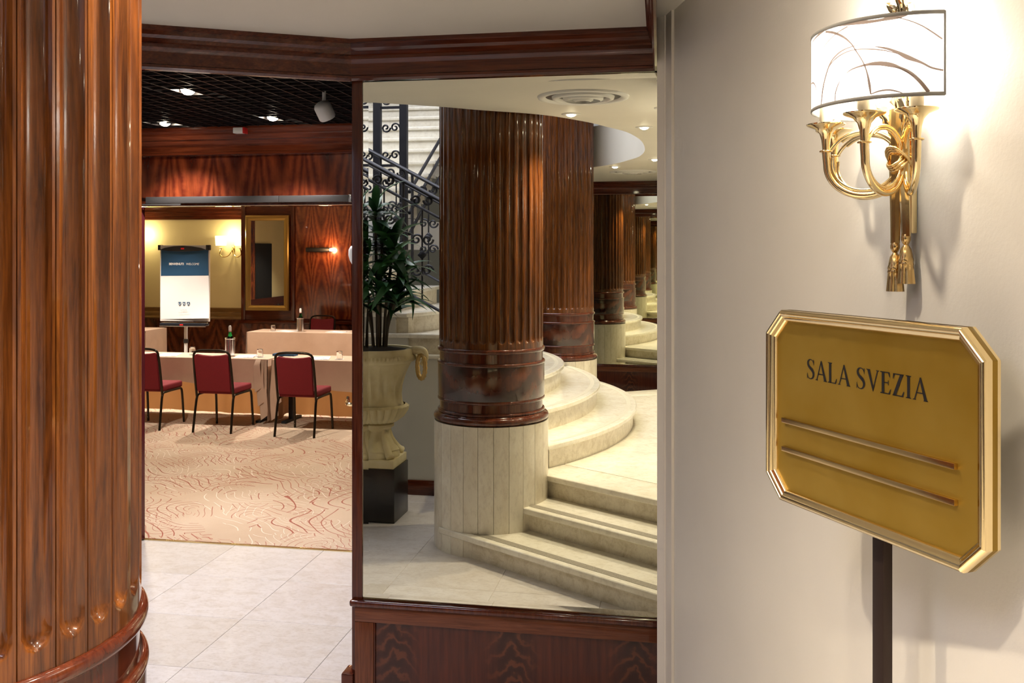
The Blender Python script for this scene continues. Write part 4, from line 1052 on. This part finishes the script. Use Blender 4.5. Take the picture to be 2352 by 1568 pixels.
for i in range(8):
    g = MB(); a = vs[i*m:(i+1)*m]; c_ = vs[((i+1) % 8)*m:((i+1) % 8)*m+m]
    g.add(a+c_, [(k, (k+1) % m, m+(k+1) % m, m+k) for k in range(m)]+[tuple(range(m)), tuple(range(2*m-1, m-1, -1))]).build('frame_moulding', M['brass'], sg, 0, 55)
for zz in (1.568, 1.5125):
    xa, xb = -hw+.0815*sw_, -hw+.881*sw_
    MB().box(xa, xb, -.012, -.004, zz-.45-.0048, zz-.45+.0048).build('label_rail', M['brassd'], sg, .0012)
# serif lettering
def glyph(c):
    S_, T_, F_ = .135, .048, .04   # stem, thin, serif height
    P = []
    def quad(*p): P.append(list(p))
    def serif(x, z, w): quad((x-w,z),(x+w,z),(x+w*.8,z+F_*(1 if z < .5 else -1)),(x-w*.8,z+F_*(1 if z < .5 else -1)))
    if c == 'A':
        quad((.06,0),(.06+T_*1.15,0),(.375,.9),(.345,.98)); quad((.56,0),(.56+S_*1.12,0),(.40,1.0),(.345,1.0),(.325,.92))
        quad((.16,.30),(.56,.30),(.545,.35),(.18,.35)); serif(.085,0,.085); serif(.635,0,.115); return P, .74
    if c == 'L':
        quad((.09,0),(.09+S_,0),(.09+S_,1),(.09,1)); serif(.155,1,.145); quad((.02,0),(.52,0),(.52,T_*.9),(.02,T_*.9)); quad((.52,0),(.575,.25),(.545,.25),(.44,.03)); return P, .59
    if c == 'I':
        quad((.09,0),(.09+S_,0),(.09+S_,1),(.09,1)); serif(.157,1,.145); serif(.157,0,.145); return P, .33
    if c == 'V':
        quad((.05,1),(.05+S_*1.1,1),(.42,.12),(.36,0)); quad((.60,1),(.60+T_*1.2,1),(.385,0),(.36,.0),(.355,.08)); serif(.115,1,.115); serif(.63,1,.09); return P, .72
    if c == 'E':
        quad((.09,0),(.09+S_,0),(.09+S_,1),(.09,1)); quad((.02,0),(.52,0),(.52,T_),(.02,T_)); quad((.02,1),(.50,1),(.50,1-T_),(.02,1-T_))
        quad((.2,.49),(.42,.49),(.42,.49+T_),(.2,.49+T_)); quad((.52,0),(.575,.24),(.545,.24),(.44,.03)); quad((.50,1),(.53,.78),(.50,.78),(.42,.97)); quad((.42,.40),(.45,.40),(.45,.63),(.42,.63)); return P, .60
    if c == 'Z':
        quad((.06,1),(.58,1),(.58,1-T_),(.06,1-T_)); quad((.03,0),(.57,0),(.57,T_),(.03,T_)); quad((.03,0),(.19,0),(.58,1),(.42,1)); quad((.06,1),(.04,.76),(.07,.76),(.15,.97)); quad((.57,0),(.62,.25),(.59,.25),(.48,.03)); return P, .64
    if c == 'S':
        sp = crom([(.46,.80,.02),(.40,.93,.022),(.27,.985,.024),(.13,.92,.045),(.09,.77,.06),(.17,.62,.07),(.32,.50,.078),(.43,.37,.07),(.455,.21,.058),(.38,.06,.042),(.24,.012,.022),(.11,.07,.02),(.045,.22,.02)], 6)
        for i in range(len(sp)-1):
            a, b = sp[i], sp[i+1]; tx, tz = b.x-a.x, b.y-a.y; l = math.hypot(tx,tz) or 1; nx, nz = -tz/l, tx/l
            quad((a.x+nx*a.z,a.y+nz*a.z),(b.x+nx*b.z,b.y+nz*b.z),(b.x-nx*b.z,b.y-nz*b.z),(a.x-nx*a.z,a.y-nz*a.z))
        quad((.44,.99),(.475,.99),(.475,.72),(.45,.72)); quad((.03,.02),(.06,.0),(.06,.29),(.035,.29)); return P, .54
word = 'SALA SVEZIA'; adv = []; tot = 0
for c in word:
    a = .30 if c == ' ' else glyph(c)[1]+.035; adv.append(a); tot += a
cap = .037; tx0, tx1 = -hw+.2077*sw_, -hw+.772*sw_; kx = (tx1-tx0)/tot; g = MB(); cx_ = tx0
for c, a in zip(word, adv):
    if c != ' ':
        for poly in glyph(c)[0]:
            g.add([(cx_+x*kx, -.0046, 1.6575-.45+z*cap) for x, z in poly], [tuple(range(len(poly)))])
    cx_ += a*kx
g.build('lettering', M['ink'], sg, 0, 0)
MB().box(-.014, .014, .024, .044, .012, z0+.2).build('pole', M['bronze'], sg, .002)
MB().box(-.03, .03, .005, .024, z0+.05, z0+.2).build('bracket', M['bronze'], sg)
MB().lathe([(.001,.0),(.15,.0),(.15,.008),(.03,.02),(.001,.02)], 40, (0,.034)).build('base_plate', M['bronze'], sg, 0, 30)

# ------------------------------------------------------------------ urn, pedestal and plant
UX, UY = -2.15, .955
tag(MB().box(UX-.168, UX+.168, UY-.168, UY+.168, 0, .374).build('pedestal', M['granite'], None, .004), 'square black stone pedestal under the cream urn', 'pedestal')
un = thing('garden_urn', 'cream classical urn with gadroons and ring handles holding the palm', 'urn', (UX, UY, .374))
MB().box(-.16, .16, -.16, .16, 0, .06).build('plinth', M['urn'], un, .006)
MB().lathe([(.15,.06),(.152,.08),(.14,.1),(.145,.11),(.12,.135),(.085,.2),(.078,.24),(.095,.262),(.11,.272),(.11,.288),(.09,.3)], 48,
           rf=lambda r, z, a: r*(1+.05*math.cos(8*a)) if .08 < z < .25 else r).build('foot', M['urn'], un, 0, 50)
for k in range(4):
    a = PI/4+PI/2*k
    MB().tube(crom([(.075*math.cos(a),.075*math.sin(a),.25), (.10*math.cos(a),.10*math.sin(a),.17), (.15*math.cos(a),.15*math.sin(a),.10), (.185*math.cos(a),.185*math.sin(a),.072)], 4), lambda s: .02+.012*s, 8).build('lion_paw', M['urn'], un, 0, 60)
MB().lathe([(.06,.295),(.12,.305),(.165,.34),(.195,.39),(.2,.415),(.19,.43)], 96, rf=lambda r, z, a: r*(1+.10*abs(math.sin(12*a))) if z < .42 else r).build('gadroon_bowl', M['urn'], un, 0, 50)
MB().lathe([(.178,.425),(.168,.45),(.165,.5),(.17,.56),(.185,.62),(.205,.67),(.225,.71),(.235,.73)], 120,
           rf=lambda r, z, a: r*(1+.02-.13*abs(math.cos(9*a))*math.sin(PI*min(1,max(0,(z-.44)/.22)))) if .44 < z < .66 else r).build('fluted_body', M['urn'], un, 0, 60)
MB().lathe([(.235,.728),(.25,.735),(.262,.75),(.264,.77),(.258,.785),(.262,.80),(.25,.826),(.225,.826),(.22,.80)], 120, rf=lambda r, z, a: r*(1+.035*abs(math.sin(30*a))) if .74 < z < .79 else r).build('rim', M['urn'], un, 0, 50)
MB().lathe([(.225,.81),(.1,.832),(.001,.838)], 32).build('soil', M['soil'], un, 0, 60)
for s in (-1, 1):
    h = MB().tube(crom([(s*.20,0,.785), (s*.27,0,.815), (s*.33,0,.81), (s*.345,0,.76), (s*.32,0,.71)], 6), lambda q: .034-.016*q, 12).build('acanthus_bracket', M['urn'], un, 0, 60)
    ring = [(s*(.315+.05*math.cos(a)*.75), .05*math.cos(a)*.65, .70+.085*math.sin(a)) for a in [2*PI*i/48 for i in range(48)]]
    g = MB().tube(ring, .014, 10, closed=True); vs = []
    MBr = MB().tube(ring, .0155, 10, closed=True)
    MBr.v = [tuple(Vector(ring[i//10])+(Vector(v)-Vector(ring[i//10]))*(1+.2*math.sin(i//10*PI/1.5+i % 10))) for i, v in enumerate(MBr.v)]
    MBr.build('rope_ring', M['rope'], un, 0, 60)
def leaf_mesh(L_, W_, droop, nm):
    vs = []; fs = []; n = 9
    for i in range(n+1):
        k = i/n; w_ = W_*(math.sin(PI*min(1, .12+k*.9))**.8)*(1-k*.15)+.002
        x = L_*(k-.12*droop*k*k); z = L_*(.35*k-droop*k*k)
        for u, dz in ((-1,.25), (0,0), (1,.25)): vs.append((x, u*w_, z+dz*w_))
    for i in range(n):
        for j in range(2): fs.append((i*3+j, i*3+j+1, (i+1)*3+j+1, (i+1)*3+j))
    return MB().add(vs, fs).mesh(nm, M['leaf'], 0, 80)
LM = [leaf_mesh(.36,.036,.5,'leaf'), leaf_mesh(.32,.034,.9,'leaf'), leaf_mesh(.27,.032,.25,'leaf'), leaf_mesh(.40,.04,.7,'leaf')]
pt_ = thing('potted_dragon_tree', 'green leafy dragon tree growing in the cream urn', 'plant', (UX, UY, 1.205))
heads = [((-.02,.02,1.0),.9), ((.10,-.02,.72),.95), ((.03,.10,.48),.9), ((.16,.06,.40),.8), ((-.10,.05,.62),.9), ((.07,-.1,.34),.75), ((-.08,.08,.36),.7), ((.02,-.02,.80),.9), ((.16,.02,.55),.8)]
for (hx_, hy_, hz), s in heads:
    MB().tube(crom([(hx_*.35,hy_*.35,0), (hx_*.5,hy_*.5,hz*.4), (hx_*.85,hy_*.85,hz*.8), (hx_,hy_,hz+.03)], 4), .011, 8).build('stem', M['cane'], pt_)
    for k in range(19):
        az = k*2.39996+random.uniform(-.3,.3); el = .95-1.35*k/17+random.uniform(-.15,.15)
        if hz < .5: el = max(el, .25)
        inst('leaf', random.choice(LM), pt_, (hx_, hy_, hz-.10*k/17), (random.uniform(-.3,.3), -el, az), (s*random.uniform(.8,1.1),)*3)

# ------------------------------------------------------------------ wrought iron balustrade
def scroll(c, r, turns, a0, s=1, n=26):
    return [(c[0]+s*r*(1-i/n*.82)*math.cos(a0+turns*2*PI*i/n), c[2]+r*(1-i/n*.82)*math.sin(a0+turns*2*PI*i/n)) for i in range(n+1)]
def balustrade(name, label, y, x_of, slope_pts):
    t = thing(name, label, 'railing', (0, y, 0))
    def zrail(x): return slope_pts(x)
    X0, X1 = x_of
    N_ = 24; xs_ = [X0+(X1-X0)*i/N_ for i in range(N_+1)]
    for nm, dz, r in (('handrail',.98,.026), ('upper_rail',.84,.017), ('bottom_rail',.12,.017)):
        MB().tube([(x, 0, zrail(x)+dz) for x in xs_], r, 8, flat=.7).build(nm, M['iron'], t, 0, 60)
    k = 0; x = X0
    while x > X1:
        MB().tube([(x, 0, zrail(x)+.0), (x, 0, zrail(x)+.97)], .014, 6).build('baluster', M['iron'], t, 0, 60)
        xm = x-.155; zb = zrail(xm)
        for s in (-1, 1):
            q = scroll((xm+s*.045, 0, zb+.36), .045, 1.3, 0 if s > 0 else PI, s)
            MB().tube([(a, 0, b) for a, b in q], .009, 6).build('scroll', M['iron'], t, 0, 60)
            q = scroll((xm+s*.045, 0, zb+.60), .045, -1.3, 0 if s > 0 else PI, s)
            MB().tube([(a, 0, b) for a, b in q], .009, 6).build('scroll', M['iron'], t, 0, 60)
            q = scroll((xm+s*.05, 0, zb+.905), .04, 1.2, PI if s > 0 else 0, s)
            MB().tube([(a, 0, b+.0) for a, b in q], .010, 6).build('scroll', M['iron'], t, 0, 60)
        MB().tube([(xm, 0, zrail(xm)+.12), (xm, 0, zrail(xm)+.84)], .007, 6).build('baluster', M['iron'], t, 0, 60)
        MB().lathe([(.001,-.012),(.03,-.008),(.034,0),(.03,.008),(.001,.012)], 12, rf=lambda r, z, a: r*(1+.2*math.cos(8*a))).xf(Matrix.Translation((xm, 0, zb+.48)) @ Matrix.Rotation(PI/2, 4, 'X')).build('rosette', M['iron'], t, 0, 60)
        x -= .31
    return t
balustrade('iron_balustrade', 'black wrought iron balustrade with scrolls along the stair flight behind the plant', MID+.66, (-1.55,-3.6), lambda x: 1.25+(-1.77-x)*.53)
balustrade('iron_balustrade', 'black wrought iron balustrade on the far side of the stair flight', MID-.66, (-1.55,-3.6), lambda x: 1.25+(-1.77-x)*.53)
bt = thing('iron_newel_screen', 'tall black iron newel screen with scrolls beside the return flight', 'railing', (-2.88, -1.22, 1.9))  # newel posts and scrolls only, it carries no lamp
for (dx, dy) in ((0,0), (.26,0)):
    MB().box(dx-.035, dx+.035, -.03, .03, 0, 2.2).build('post', M['iron'], bt)
for zz in (.25,.8,1.35,1.9):
    MB().box(-.03, .29, -.012, .012, zz-.012, zz+.012).build('crossbar', M['iron'], bt)
for k in range(7):
    for s in (-1, 1):
        q = scroll((.13+s*.045, 0, .38+.26*k), .045, 1.3, 0 if s > 0 else PI, s)
        MB().tube([(a, 0, b) for a, b in q], .009, 6).build('scroll', M['iron'], bt, 0, 60)
for k in range(3):
    MB().tube([(.3, -.05-.0*k, .15+.2*k), (.32, -2.2, 1.36+.2*k)], .018, 6).build('sloping_rail', M['iron'], bt, 0, 60)
